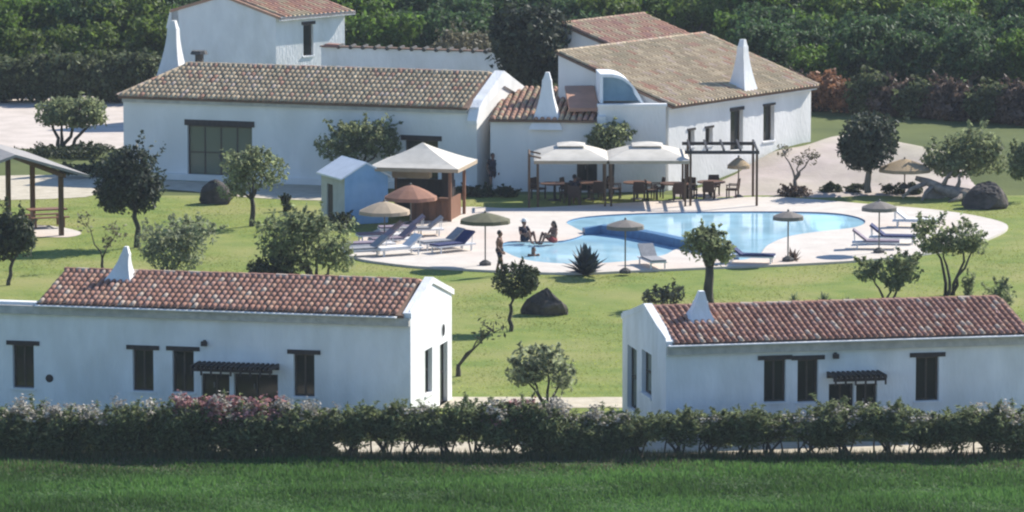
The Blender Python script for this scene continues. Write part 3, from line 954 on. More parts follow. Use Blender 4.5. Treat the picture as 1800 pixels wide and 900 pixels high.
# upper block behind, its orange roof showing over the ridge
P3 = Vector((2.35, 236.0, 0))
t3 = thing('villa_rear_block', (P3.x, P3.y, 0), 'rear house block with an orange tile roof rising above the tan roof', 'house', None, angH)
zr = zat(990, 42, 236.0)
L3, W3, he3 = 6.6, 5.2, zr - 1.7
w = MB()
w.poly([(0, -W3, 0), (L3, -W3, 0), (L3, -W3, he3), (0, -W3, he3)])
w.poly([(0, 0, 0), (0, -W3, 0), (0, -W3, he3), (0, 0, zr - .05)])
w.poly([(L3, -W3, 0), (L3, 0, 0), (L3, 0, zr - .05), (L3, -W3, he3)])
w.poly([(L3, 0, 0), (0, 0, 0), (0, 0, zr - .05), (L3, 0, zr - .05)])
w.build('wall', 'whitewash_old', t3)
rf = roof_slab(t3, -.1, L3 + .15, (-W3 - .2, he3), (0, zr))
mats, wts = tile_mats('orange')
tile_slope(rf, -.08, L3 + .13, (-W3 - .22, he3 + .01), (0, zr + .02), mats, wts, .30, .5, 0, 61)
ridge_tiles(rf, (-.1, 0, zr), (L3 + .15, 0, zr), mats)

# vaulted white canopy over a roof terrace, with flat roofed block below
OB = at(1052, 338)
angB = R(4)
t = thing('terrace_block', (OB.x, OB.y, 0), 'flat roofed white block with a blue lined vault on top, behind the tents', 'house block', None, angB)
Lb = onplane(OB, angB, 1170, 300)[0]
hb = zat(1060, 188, OB.y)
w = wall_panel(0, Lb, hb, [])
w.poly([(Lb, 0, 0), (Lb, 4, 0), (Lb, 4, hb), (Lb, 0, hb)]).poly([(0, 4, 0), (0, 0, 0), (0, 0, hb), (0, 4, hb)]).poly([(0, 0, hb), (Lb, 0, hb), (Lb, 4, hb), (0, 4, hb)])
w.poly([(Lb, 4, 0), (0, 4, 0), (0, 4, hb), (Lb, 4, hb)])
w.build('wall', 'whitewash_old', t)
MB().box(-.05, -.08, hb + .003, Lb + .05, .3, hb + .12).build('parapet', 'whitewash', t)
va = MB(); inn = MB()
x0v, x1v = .1, 2.0
n = 12
prof = [(x0v, 0.0)] + [(x0v + (x1v - x0v) * (k / n), 1.28 * (1 - max(0, (k / n - .18) / .82) ** 2.6)) for k in range(n + 1)]
rings = []
out_ = [(x, z) for x, z in prof]
inn_ = [(x0v + .12 if k < 2 else x - (.10 if k > n - 2 else .0), max(0, z - .14)) for k, (x, z) in enumerate(prof)]
va.loft([[(x, y, hb + .125 + z) for (x, z) in out_] for y in (.35, 2.6)], False, close=False)
va.loft([[(x, .35, hb + .125 + z) for x, z in out_], [(x, .35, hb + .125 + z) for x, z in inn_]], False, close=False)
v0 = va.build('vault', 'hut_roof', t)
inn.loft([[(x, y, hb + .125 + z) for (x, z) in inn_] for y in (.352, 2.4)], False, close=False)
inn.poly([(x, 1.4, hb + .125 + z) for x, z in inn_])
inn.build('vault_lining', 'vault_blue', v0)
mb = MB().loft([[(-1.25, .5, hb - .25), (.05, .5, hb - .25), (.05, 3, hb + .5), (-1.25, 3, hb + .5)], [(-1.25, .5, hb - .10), (.05, .5, hb - .10), (.05, 3, hb + .65), (-1.25, 3, hb + .65)]])
mb.build('lean_to_roof', 'tile_orange', t)

# ------------------------------------------------------------------ rear house at upper left and the garden wall
YB = 252.0
corner = Vector(((487 - 900) / F * YB * 1.008, YB, 0))
angF = R(-8)                                                 # gable front
zc = zat(487, 27, YB)
t = thing('rear_house', corner, 'white house with a tall slim window at the upper left behind the farmhouse', 'house', None, 0)
# front gable runs left from the corner, side facade runs to the right and back
def dirv(a): return Vector((math.cos(a), math.sin(a), 0))
uF, uS = dirv(math.pi - R(8)), dirv(R(48))
lenF = 5.25
lenS = 4.9
A = Vector((0, 0, 0)); Bp = A + uF * lenF; Cp = A + uS * lenS; Dp = Bp + uS * lenS
up = lambda p, z: Vector((p.x, p.y, z))
apx = A + uF * (lenF * .5)
zA, zB = zat(487, 27, YB), zat(302, 20, YB)
zP = zat(395, -8, YB)
w = MB()
w.poly([up(Bp, 0), up(A, 0), up(A, zA), up(apx, zP), up(Bp, zB)])
Ms = Matrix(((uS.x, -uS.y, 0, 0), (uS.y, uS.x, 0, 0), (0, 0, 1, 0), (0, 0, 0, 1)))
sO = corner
u0, z1 = onplane(sO, R(48), 533, 44); u1, z0 = onplane(sO, R(48), 551, 97)
w.add(wall_panel(0, lenS, zA, [(u0, z0, u1, z1)]), Ms)
w.poly([up(Dp, 0), up(Bp, 0), up(Bp, zB), up(Dp, zB)])
w.poly([up(Cp, 0), up(Dp, 0), up(Dp, zB), up(apx + uS * lenS, zP), up(Cp, zA)])
w.build('wall', 'whitewash', t)
opening(t, Ms, (u0, z0, u1, z1), 'window', cols=1, lintel=.16, lin_over=.12, rec=.14)
over = .35
e0, e1 = A - uF * over, Cp - uF * over + uS * .3
rfm = MB()
sl = (zP - zA) / (lenF * .5)
def roofpts(p, dz, a): return up(p, a + dz)
rfm.loft([[roofpts(e0 - uS * .1, -.1, zA - sl * over), roofpts(e1, -.1, zA - sl * over), roofpts(apx + uS * (lenS + .3), -.1, zP), roofpts(apx - uS * .1, -.1, zP)],
          [roofpts(e0 - uS * .1, .03, zA - sl * over), roofpts(e1, .03, zA - sl * over), roofpts(apx + uS * (lenS + .3), .03, zP), roofpts(apx - uS * .1, .03, zP)]])
rfm.loft([[roofpts(Bp - uS * .1, -.1, zB), roofpts(apx - uS * .1, -.1, zP), roofpts(apx + uS * lenS, -.1, zP), roofpts(Dp, -.1, zB)],
          [roofpts(Bp - uS * .1, .03, zB), roofpts(apx - uS * .1, .03, zP), roofpts(apx + uS * lenS, .03, zP), roofpts(Dp, .03, zB)]])
ro = rfm.build('roof', 'tile_orange', t)
g = random.Random(8)
rt = MB()
for i in range(16):
    for j in range(6):
        b = e0 + uS * (.2 + i * .31)
        p = up(b, zA - sl * over + .04) + (uF * 1 + Vector((0, 0, sl))) * (j * .48)
        yd = (uF + Vector((0, 0, sl))).normalized(); xd = -uS; nd = xd.cross(yd)
        if nd.z < 0: xd, nd = -xd, -nd
        M = Matrix(((xd.x, yd.x, nd.x, p.x), (xd.y, yd.y, nd.y, p.y), (xd.z, yd.z, nd.z, p.z), (0, 0, 0, 1)))
        n0 = len(rt.f); rt.add(tile_geo(.25, .54, .1), M); m = g.randrange(3)
        for q in range(n0, len(rt.f)): rt.m[q] = m
tag(rt.build('roof_tiles', ['tile_orange', 'tile_tan', 'terracotta_rose'], ro, True), kind='stuff')
MB().loft([[up(e0 - uS * .1, zA - sl * over - .14), up(e1, zA - sl * over - .14), up(e1, zA - sl * over + .05), up(e0 - uS * .1, zA - sl * over + .05)],
           [p - uF * -.12 for p in (up(e0 - uS * .1, zA - sl * over - .14), up(e1, zA - sl * over - .14), up(e1, zA - sl * over + .05), up(e0 - uS * .1, zA - sl * over + .05))]]).build('eave_board', 'whitewash', t)
# kneeler at the left end of the gable
MB().loft([[up(Bp + uF * .28, zB - .9), up(Bp - uF * .35, zB - .9), up(Bp - uF * .35, zB + .12), up(Bp + uF * .05, zB + .05)],
           [up(Bp + uF * .28, zB - .9) + uS * .4, up(Bp - uF * .35, zB - .9) + uS * .4, up(Bp - uF * .35, zB + .12) + uS * .4, up(Bp + uF * .05, zB + .05) + uS * .4]]).build('buttress', 'whitewash', t)

W0, W1 = Vector(((566 - 900) / F * 244 * 1.008, 244.0, 0)), Vector(((878 - 900) / F * 241 * 1.008, 241.0, 0))
aw = math.atan2(W1.y - W0.y, W1.x - W0.x)
Lw = (W1 - W0).length
t = thing('garden_wall', W0, 'white garden wall with a row of dark coping tiles behind the farmhouse roof', 'wall', None, aw)
hw = zat(600, 84, 243.5)
MB().box(0, 0, 0, Lw, .35, hw).build('wall', 'whitewash', t)
MB().box(-.05, -.06, hw + .002, Lw, .42, hw + .06).build('coping', 'tile_bed', t)
for k in range(1, int(Lw / .62)):
    MB().tube([(.31 + k * .62, -.14, hw + .03), (.31 + k * .62, .48, hw + .09)], [.10, .085], 8).build('coping_tile', 'stone_base', t)
MB().loft([[(.1, -.2, hw + .003), (.95, -.2, hw + .003), (.95, .5, hw + .003), (.1, .5, hw + .003)], [(.25, -.1, hw + .16), (.9, -.1, hw + .14), (.9, .45, hw + .14), (.25, .45, hw + .16)]]).build('end_cap', 'terracotta_dark', t)

# ------------------------------------------------------------------ blue hut
OH = at(606, 396)
aH = R(24)
t = thing('garden_hut', (OH.x, OH.y, 0), 'small pale blue gabled hut with a white roof beside the poolside bar', 'hut', None, aH)
wd, dp, hh_, rs = 1.95, 2.6, 1.98, .55
dO = (1.3, .05, 1.95, 1.55)
side = wall_panel(0, dp, hh_, [(dp - dO[2], dO[1], dp - dO[0], dO[3])])
Mh = Matrix(((0, 1, 0, 0), (-1, 0, 0, dp), (0, 0, 1, 0), (0, 0, 0, 1)))
w = MB().add(side, Mh)
w.m = [0] * len(w.f)
w.poly([(0, 0, 0), (wd, 0, 0), (wd, 0, hh_), (wd / 2, 0, hh_ + rs), (0, 0, hh_)], 1)
w.poly([(wd, 0, 0), (wd, dp, 0), (wd, dp, hh_), (wd, 0, hh_)], 1)
w.poly([(wd, dp, 0), (0, dp, 0), (0, dp, hh_), (wd / 2, dp, hh_ + rs), (wd, dp, hh_)], 0)
w.build('wall', ['hut_grey', 'blue_paint'], t)
for sgn, nm in ((0, 'roof'), (1, 'roof')):
    xa, xb = ((-.18, wd / 2) if not sgn else (wd + .18, wd / 2))
    za = hh_ - .18 * rs / (wd / 2)
    MB().loft([[(xa, -.05, za), (xa, dp + .1, za), (xb, dp + .1, hh_ + rs), (xb, -.05, hh_ + rs)], [(xa, -.05, za + .07), (xa, dp + .1, za + .07), (xb, dp + .1, hh_ + rs + .07 + sgn * .004), (xb, -.05, hh_ + rs + .07 + sgn * .004)]]).build(nm, 'hut_roof', t)
MB().box(.05, dO[0], .05, .12, dO[2], dO[3]).build('door', 'dark_wood', t)

# ------------------------------------------------------------------ poolside bar
OBr = at(742, 386)
t = thing('pool_bar', (OBr.x, OBr.y, 0), 'wooden poolside bar kiosk under a white peaked canopy', 'bar kiosk', None, R(-12))
s = scl(OBr.y)
hx = 1.72
for x, y in ((-hx + .25, -1.2), (hx - .25, -1.2), (hx - .25, 1.5), (-hx + .25, 1.5)):
    MB().box(x - .06, y - .06, 0, x + .06, y + .06, 2.42).build('post', 'red_wood', t)
bm_ = [(-hx - .22, -1.75, 2.36), (hx + .22, -1.75, 2.36), (hx + .22, 2.0, 2.36), (-hx - .22, 2.0, 2.36)]
rr = []
for k in range(6):
    q = k / 5
    f = 1 - q; zz = 2.36 + .86 * (q ** 1.15)
    c = Vector((0, .12, 0))
    rr.append([((c.x + (x - c.x) * f), (c.y + (y - c.y) * f), zz) for x, y, _ in bm_] if k < 5 else [(c.x + (x - c.x) * .02, c.y + (y - c.y) * .02, zz) for x, y, _ in bm_])
cn = MB().loft(rr, True).build('canopy', 'fabric_white', t)
vv = MB()
for i in range(4):
    a_, b_ = Vector(bm_[i]), Vector(bm_[(i + 1) % 4])
    vv.poly([a_ - Vector((0, 0, .16)), b_ - Vector((0, 0, .16)), b_, a_])
vv.build('valance', 'fabric_beige', cn)
fr = MB().box(-hx + .15, -1.24, 2.15, hx - .15, -1.16, 2.27).box(-hx + .15, 1.46, 2.15, hx - .15, 1.54, 2.27)
fr.build('beam', 'red_wood', t)
ct = MB().box(-.25, -1.05, .02, 1.4, -.95, 1.0).box(1.32, -.948, .02, 1.4, 1.2, 1.0)
co = ct.build('counter', 'red_wood', t)
for k in range(6): MB().box(-.24 + k * .27, -1.075, .05, .0 + k * .27, -1.052, .94).build('panel', 'red_wood' if k % 2 else 'brown_wood', co)
MB().box(-.35, -1.25, 1.003, 1.5, -.85, 1.07).build('counter_top', 'brown_wood', co)
MB().box(-1.25, -.2, 1.75, .35, .35, 2.08).build('blind', 'fabric_beige', t)
MB().box(-1.3, .9, .02, 1.2, 1.0, 1.6).build('back_panel', 'dark_wood', t)
MB().box(.75, .4, .02, 1.2, .8, 2.0).build('fridge', 'dark_wood', t)

# ------------------------------------------------------------------ dining tents and bare frame
YT = 218.0
def ptX(px, Y): return (px - 900) / F * (Y * CP + 26 * SP)
def tent(x0, x1, yf, yb, zc, za, label):
    cx, cy = (x0 + x1) / 2, (yf + yb) / 2
    t = thing('dining_tent', (cx, cy, 0), label, 'tent', 'white dining tents by the pool')
    a, b = (x1 - x0) / 2, (yb - yf) / 2
    for x, y in ((-a + .08, -b + .08), (a - .08, -b + .08), (a - .08, b - .08), (-a + .08, b - .08)):
        MB().box(x - .045, y - .045, .0, x + .045, y + .045, zc).build('post', 'post_wood', t)
    MB().box(-a, -b + .03, zc - .12, a, -b + .1, zc - .02).box(-a, b - .1, zc - .12, a, b - .03, zc - .02).box(-a + .03, -b + .103, zc - .11, -a + .1, b - .103, zc - .03).box(a - .1, -b + .103, zc - .11, a - .03, b - .103, zc - .03).build('frame', 'brown_wood', t)
    rr = []
    for k in range(7):
        q = k / 6
        f = 1.06 * (1 - q) + .26 * q
        rr.append([(x * f * a, y * f * b, zc + (za - zc) * (q ** .85)) for x, y in ((-1, -1), (1, -1), (1, 1), (-1, 1))])
    c = MB().loft(rr, False).build('canopy', 'fabric_white', t)
    top = [[(x * f * a, y * f * b, zz) for x, y in ((-1, -1), (1, -1), (1, 1), (-1, 1))] for f, zz in ((.40, za + .02), (.22, za + .09), (.02, za + .15))]
    MB().loft(top, True).build('vent_cap', 'fabric_white', c)
    vl = MB()
    P = [(-1.06 * a, -1.06 * b, zc), (1.06 * a, -1.06 * b, zc), (1.06 * a, 1.06 * b, zc), (-1.06 * a, 1.06 * b, zc)]
    for i in range(4):
        p, q = Vector(P[i]), Vector(P[(i + 1) % 4]); d = Vector((0, 0, .14))
        vl.poly([p - d, q - d, q, p])
    vl.build('valance', 'fabric_beige', c)
    return t
zt_, za_ = zat(1000, 279, 217.3), zat(1000, 252, 219.0)
tent(ptX(942, 218), ptX(1066, 218), 216.6, 220.2, zt_, za_, 'white dining tent nearest the bar, left of its twin')
tent(ptX(1070, 218), ptX(1206, 218), 216.6, 220.2, zt_, za_, 'white dining tent next to the bare wooden frame')
def frame_pergola(x0, x1, yf, yb, zc, label):
    t = thing('bare_pergola', (x0, yf, 0), label, 'pergola')
    w, d = x1 - x0, yb - yf
    for x, y in ((0, 0), (w, 0), (w, d), (0, d)):
        MB().box(x - .05, y - .05, 0, x + .05, y + .05, zc).build('post', 'post_wood', t)
    MB().box(-.25, -.06, zc + .003, w + .1, .06, zc + .14).build('beam', 'dark_wood', t)
    MB().box(-.25, d - .06, zc + .003, w + .1, d + .06, zc + .14).build('beam', 'dark_wood', t)
    for k in range(5):
        x = w * k / 4
        MB().box(x - .04, -.2, zc + .143, x + .04, d + .2, zc + .23).build('rafter', 'dark_wood', t)
frame_pergola(ptX(1212, 218), ptX(1328, 218), 216.9, 220.4, zat(1280, 268, 217.5), 'open wooden pergola frame without cover at the right end of the dining tents')
# leaning side frame at the left of the tents
t = thing('entry_frame', (ptX(930, 217), 216.2, 0), 'slim wooden post frame at the left edge of the dining tents', 'frame')
zc2 = zat(930, 272, 216.5)
MB().box(-.05, -.05, 0, .05, .05, zc2).build('post', 'post_wood', t)
MB().box(-.05, 1.6, 0, .05, 1.7, zc2).build('post', 'post_wood', t)
MB().tube([(0, 0, zc2), (.5, .1, zc2 - .12)], .04, 6).tube([(0, 1.65, zc2), (.5, 1.6, zc2 - .1)], .04, 6).tube([(0, -.1, zc2 + .03), (0, 1.75, zc2 + .03)], .05, 6).build('beam', 'post_wood', t)

# chairs and tables
def make_chair():
    t = thing('wicker_chair', (0, 0, 0), '', 'chair')
    MB().box(-.25, -.24, .40, .25, .24, .47).build('seat', 'wicker', t)
    bk = MB()
    rr = []
    for k in range(5):
        z = .45 + .45 * k / 4
        w_ = .26 - .04 * (k / 4) ** 2
        rr.append([(-w_, .22 + .06 * k / 4, z), (w_, .22 + .06 * k / 4, z), (w_, .26 + .06 * k / 4, z), (-w_, .26 + .06 * k / 4, z)])
    bk.loft(rr).build('backrest', 'wicker', t)
    for s_ in (-1, 1):
        MB().box(s_ * .25 - .025, -.22, .62, s_ * .25 + .025, .24, .66).box(s_ * .25 - .02, -.21, .472, s_ * .25 + .02, -.17, .618).build('armrest', 'wicker', t)
        for y in (-.2, .2):
            MB().box(s_ * .22 - .025, y - .025, 0, s_ * .22 + .025, y + .025, .398).build('leg', 'wicker', t)
    return t
def make_table():
    t = thing('dining_table', (0, 0, 0), '', 'table')
    q = [(.62 * math.cos(k * math.pi / 8), .62 * math.sin(k * math.pi / 8)) for k in range(16)]
    MB().prism(q, .70, .745).build('tabletop', 'brown_wood', t)
    MB().tube([(0, 0, .04), (0, 0, .698)], .06, 8).build('leg', 'dark_wood', t)
    MB().tube([(0, 0, 0), (0, 0, .038)], [.3, .26], 12).build('foot', 'dark_wood', t)
    return t
ch, tb = make_chair(), make_table()
tables = [(975, 352, 'round table under the left dining tent'), (1035, 350, 'round table in the dark middle of the left dining tent'),
          (1120, 350, 'round table under the right dining tent'), (1185, 352, 'round table at the right edge of the right dining tent'), (1250, 349, 'round table under the bare pergola')]
seats = [[(-1, 'wicker chair at the outer left of the left tent'), (2.4, 'wicker chair in front of the left tent table'), (.6, 'wicker chair right of the left tent table')],
         [(2.8, 'wicker chair left of the middle table'), (-1.2, 'wicker chair in front of the middle table'), (.7, 'wicker chair right behind the middle table')],
         [(3.0, 'wicker chair left of the right tent table'), (-1.5, 'wicker chair in front of the right tent table'), (.4, 'wicker chair right of the right tent table')],
         [(3.1, 'wicker chair left of the table at the tent edge'), (-1.4, 'wicker chair in front of the table at the tent edge'), (.9, 'wicker chair behind the table at the tent edge')],
         [(3.4, 'wicker chair left of the pergola table'), (-.3, 'wicker chair standing right of the pergola table with its back to the right'), (-1.7, 'wicker chair in front of the pergola table'), (1.4, 'wicker chair behind the pergola table')]]
first = True
for (px, py, lab), st in zip(tables, seats):
    p = at(px, py, 0.01)
    o = tb if first else copy_tree(tb)
    place(o, p, random.uniform(0, 1), lab, 'round dining tables under the tents')
    for a, l2 in st:
        c = ch if first else copy_tree(ch)
        first = False
        place(c, p + Vector((math.cos(a) * .95, math.sin(a) * .95, 0)), a - math.pi / 2 + random.uniform(-.2, .2), l2, 'wicker chairs around the dining tables')

# ------------------------------------------------------------------ parasols
def make_parasol(fabric, rad=1.05, h=2.15, rise=.38, n=8, name='parasol', thatch=False):
    t = thing(name, (0, 0, 0), '', 'parasol')
    MB().tube([(0, 0, .06), (0, 0, h + rise * .95)], .03, 8).build('pole', 'metal_pole' if not thatch else 'post_wood', t)
    MB().loft([[(.24 * math.cos(k * .785), .24 * math.sin(k * .785), z) for k in range(8)] for z in (0, .1)] + [[(.08 * math.cos(k * .785), .08 * math.sin(k * .785), .2) for k in range(8)]]).build('base', 'stone_base', t)
    rr = []
    for j in range(5):
        q = j / 4
        rr.append([(rad * (1 - q * .97) * (1 if k % 2 == 0 else .96) * math.cos(math.pi * k / n), rad * (1 - q * .97) * (1 if k % 2 == 0 else .96) * math.sin(math.pi * k / n), h + rise * (1 - (1 - q) ** 1.25)) for k in range(2 * n)])
    c = MB().loft(rr, False).build('canopy', fabric, t, thatch)
    MB().loft([[(x, y, z) for x, y, z in rr[0]], [(x * 1.02, y * 1.02, z - .14) for x, y, z in rr[0]]], False).build('valance', fabric, c)
    MB().ball((0, 0, h + rise + .03), .05, 8, 5).build('finial', 'metal_pole', c)
    return t
for fab, px, pb, pc, rad, rise, lab, th, zz in (
        ('fabric_terracotta', 722, 397, 345, 1.12, .48, 'brown peaked parasol in front of the bar counter', False, DZ),
        ('fabric_beige', 676, 424, 370, 1.05, .38, 'beige parasol over the loungers left of the bar', False, DZ),
        ('fabric_straw', 1590, 331, 296, 1.15, .42, 'straw parasol standing on the sand bank', True, .35),
        ('fabric_grey', 1545, 444, 364, .72, .24, 'grey parasol at the right end of the pool deck', False, DZ),
        ('fabric_straw', 1298, 350, 290, .5, .35, 'small thatched parasol under the bare pergola', True, 0),
        ('fabric_grey', 1099, 480, 396, .74, .22, 'slim taupe parasol at the near edge of the pool', False, DZ),
        ('fabric_grey', 1385, 459, 380, .62, .20, 'dark taupe parasol on the paving right of the pool', False, DZ),
        ('fabric_olive', 853, 466, 386, 1.0, .28, 'olive parasol above the standing bather', False, DZ)):
    p = at(px, pb, zz)
    h = zat(px, pc, p.y) - zz
    o = make_parasol(fab, rad, h, rise, thatch=th, name='straw_parasol' if th else 'parasol')
    place(o, p, .3, lab, 'parasols around the pool')

# ------------------------------------------------------------------ sun loungers
def make_lounger(cloth):
    t = thing('sun_lounger', (0, 0, 0), '', 'sun lounger')
    MB().box(-.33, -.95, .24, .33, .95, .29).build('frame', 'lounger_white', t)
    for x in (-.28, .28):
        for y in (-.8, .75): MB().box(x - .025, y - .025, 0, x + .025, y + .025, .238).build('leg', 'lounger_white', t)
    MB().box(-.30, -.93, .293, .30, .35, .36).build('mattress', cloth, t)
    M = Matrix.Translation((0, .36, .31)) @ Matrix.Rotation(R(38), 4, 'X')
    MB().box(-.31, 0, -.03, .31, .72, .05, M=M).build('backrest', cloth, t)
    for x in (-.2, .2): MB().tube([(x, .85, .29), (x, .88, .66)], .018, 6).build('prop', 'lounger_white', t)
    return t
PL = {k: make_lounger(k) for k in ('mat_mauve', 'mat_navy', 'mat_white', 'mat_grey')}
used = set()
for k, px, py, a, lab in (
        ('mat_mauve', 652, 440, -70, 'mauve sun lounger at the far left corner of the pool deck'), ('mat_mauve', 668, 424, -75, 'mauve sun lounger under the beige parasol'),
        ('mat_white', 700, 448, -60, 'white sun lounger in front of the mauve ones'), ('mat_mauve', 706, 412, -80, 'mauve sun lounger below the bar counter'),
        ('mat_grey', 776, 437, -60, 'grey sun lounger on the open deck between bar and bather'), ('mat_navy', 795, 442, -50, 'navy sun lounger beside the grey one on the open deck'),
        ('mat_grey', 1146, 468, 15, 'grey and white sun lounger at the near pool edge'), ('mat_navy', 1320, 462, 80, 'navy sun lounger at the corner of the pool'),
        ('mat_navy', 1570, 428, 80, 'navy sun lounger under the grey parasol'), ('mat_mauve', 1540, 437, 85, 'mauve sun lounger left of the navy one at the right end'),
        ('mat_white', 1610, 399, 80, 'white sun lounger at the back of the right deck'),
        ('mat_mauve', 690, 432, -68, 'mauve sun lounger between the white one and the beige parasol'), ('mat_grey', 738, 414, -80, 'grey sun lounger right below the bar counter'),
        ('mat_grey', 640, 450, -66, 'grey sun lounger at the very left tip of the deck')):
    o = PL[k] if k not in used else copy_tree(PL[k])
    used.add(k)
    place(o, at(px, py, DZ), R(a), lab, 'sun loungers around the pool')

# ------------------------------------------------------------------ left shelter
p0, p1 = at(108, 415), at(15, 376)
v = (p1 - p0); Ls = v.length; aS = math.atan2(v.y, v.x)
t = thing('picnic_shelter', (p0.x, p0.y, 0), 'open shelter with brown wooden posts and a pale sloping roof at the left edge', 'shelter', None, aS)
hs = 2.45
for x in (0, Ls * .53, Ls):
    MB().box(x - .09, -.09, 0, x + .09, .09, hs).build('post', 'post_wood', t)
    MB().box(x - .09, 4.1, 0, x + .09, 4.28, hs).build('post', 'post_wood', t)
MB().box(-.5, -.08, hs + .003, Ls + .5, .08, hs + .17).build('beam', 'post_wood', t)
MB().box(-.5, 4.11, hs + .003, Ls + .5, 4.27, hs + .17).build('beam', 'post_wood', t)
for nm, ya, yb in (('roof', -1.0, 2.1), ('rear_roof', 5.2, 2.1)):
    MB().loft([[(-.8, ya, hs - .02), (Ls + .8, ya, hs - .02), (Ls + .8, yb, hs + .95), (-.8, yb, hs + .95)], [(-.8, ya, hs + .09), (Ls + .8, ya, hs + .09), (Ls + .8, yb, hs + 1.06), (-.8, yb, hs + 1.06)]]).build(nm, 'shelter_roof', t)
pt = at(82, 398, .03)
t = thing('picnic_table', pt, 'brown picnic table under the shelter at the left edge', 'table', None, R(20))
MB().box(-.8, -.35, .70, .8, .35, .75).build('tabletop', 'red_wood', t)
for s_ in (-1, 1):
    MB().box(-.8, s_ * .6 - .14, .42, .8, s_ * .6 + .14, .46).build('bench', 'red_wood', t)
    MB().box(s_ * .6 - .04, -.55, 0, s_ * .6 + .04, -.47, .418).box(s_ * .6 - .04, .47, 0, s_ * .6 + .04, .55, .418).box(s_ * .6 - .04, -.55, .36, s_ * .6 + .04, .55, .415).box(s_ * .6 - .04, -.2, .416, s_ * .6 + .04, .2, .698).build('leg', 'red_wood', t)

# ------------------------------------------------------------------ rocks and deadwood
def rock(name, px0, px1, py0, py1, label, m='rock', seed=1, z=0, peak=.5, group=None):
    p = at((px0 + px1) / 2, py1, z)
    s = scl(p.y)
    w, h = (px1 - px0) / s / 2, (py1 - py0) / s
    bm = bmesh.new()
    bmesh.ops.create_icosphere(bm, subdivisions=4, radius=1)
    g = np.random.default_rng(seed)
    pl = g.normal(size=(13, 3)); pl /= np.linalg.norm(pl, axis=1)[:, None]
    off = .55 + .3 * g.random(13)
    for v in bm.verts:
        c = np.array(v.co)
        for n_, o_ in zip(pl, off):
            d_ = c @ n_
            if d_ > o_: c = c - n_ * (d_ - o_) * .98
        zz = max(c[2], -.45)
        q = (zz + .45) / 1.35
        c[0] = c[0] * (1.0 - .45 * q) + (peak - .5) * 1.1 * q
        v.co = (c[0] * w * 1.15, c[1] * w * .8, q * h * 1.02 - .03)
    for v in bm.verts: v.co += Vector(g.normal(0, .012, 3))
    me = bpy.data.meshes.new(name); bm.to_mesh(me); bm.free()
    me.materials.append(MATS[m])
    return tag(link(name, me, None, p), label, 'rock', group)
rock('boulder', 914, 996, 499, 553, 'dark pointed boulder on the lawn beside the small leaning tree', seed=2, peak=.68)
rock('boulder', 346, 414, 318, 358, 'dark rounded boulder on the lawn before the farmhouse door', seed=5, peak=.45)
rock('boulder', 1690, 1770, 318, 366, 'large dark boulder at the right end of the fallen trunk', seed=9, peak=.6)
rock('boulder', 1622, 1668, 326, 348, 'small grey boulder under the fallen trunk', 'rock_pale', seed=13)
p = at(1680, 352)
t = thing('fallen_trunk', p, 'pale twisted dead trunk lying among rocks right of the pool', 'dead tree')
mb = MB()
mb.tube([(-1.7, .6, .9), (-1.2, .5, .75), (-.6, .3, .45), (0, 0, .3), (.6, -.1, .18)], [.10, .16, .24, .3, .34], 9)
mb.tube([(-.6, .3, .45), (-.4, .2, .9), (-.15, .2, 1.25)], [.14, .09, .03], 7).tube([(0, 0, .4), (.15, .05, .8), (.12, 0, 1.15)], [.13, .08, .03], 7)
mb.tube([(-1.2, .5, .7), (-1.9, .3, .45), (-2.3, .1, .1)], [.12, .09, .05], 7).tube([(.3, -.05, .3), (.1, -.6, .15), (-.4, -1.0, .05)], [.16, .1, .05], 7).tube([(-.9, .4, .6), (-1.3, .0, .35), (-1.5, -.5, .05)], [.13, .08, .05], 7)
mb.build('trunk', 'deadwood', t, True)

# ------------------------------------------------------------------ agave and small plants
def agave(px, py, wpx, label, n=26, leaf='agave_leaf', cat='plant', name='agave', z=0):
    p = at(px, py, z)
    s = scl(p.y)
    r_ = wpx / s / 2
    t = thing(name, p, label, cat)
    g = random.Random(px)
    for k in range(n):
        a, e = k * 2.4 + g.uniform(-.2, .2), R(80 - 62 * k / n)
        L = r_ * (1.0 + .35 * g.random()) * (1.25 if e > 1 else 1)
        d = Vector((math.cos(a) * math.cos(e), math.sin(a) * math.cos(e), math.sin(e)))
        sd = Vector((-math.sin(a), math.cos(a), 0)) * L * .13
        q0, q1, q2 = d * .03, d * L * .5 - Vector((0, 0, 0)), d * L - Vector((0, 0, .12 * L))
        up_ = sd.cross(d).normalized() * L * .04
        m = MB()
        m.v = [tuple(x) for x in (q0 - sd * .6, q0 + sd * .6, q1 - sd, q1 - up_, q1 + sd, q2)]
        m.f = [(0, 1, 4, 3), (0, 3, 2), (2, 3, 5), (3, 4, 5)]; m.m = [0] * 4
        m.build('leaf', leaf + ('_a' if k % 3 else '_c'), t)
    return t
agave(1030, 484, 84, 'dark spiky agave at the near edge of the pool deck', 34)
agave(1394, 462, 40, 'dark spiky plant on the paving right of the pool', 22, 'brown_leaf')
for px, py, w_, l in ((1396, 532, 30, 'left small spiky plant behind the right cottage roof'), (1448, 532, 32, 'middle small spiky plant behind the right cottage roof'), (1490, 536, 24, 'smallest spiky plant behind the right cottage roof')):
    agave(px, py, w_, l, 18, 'olive_leaf')

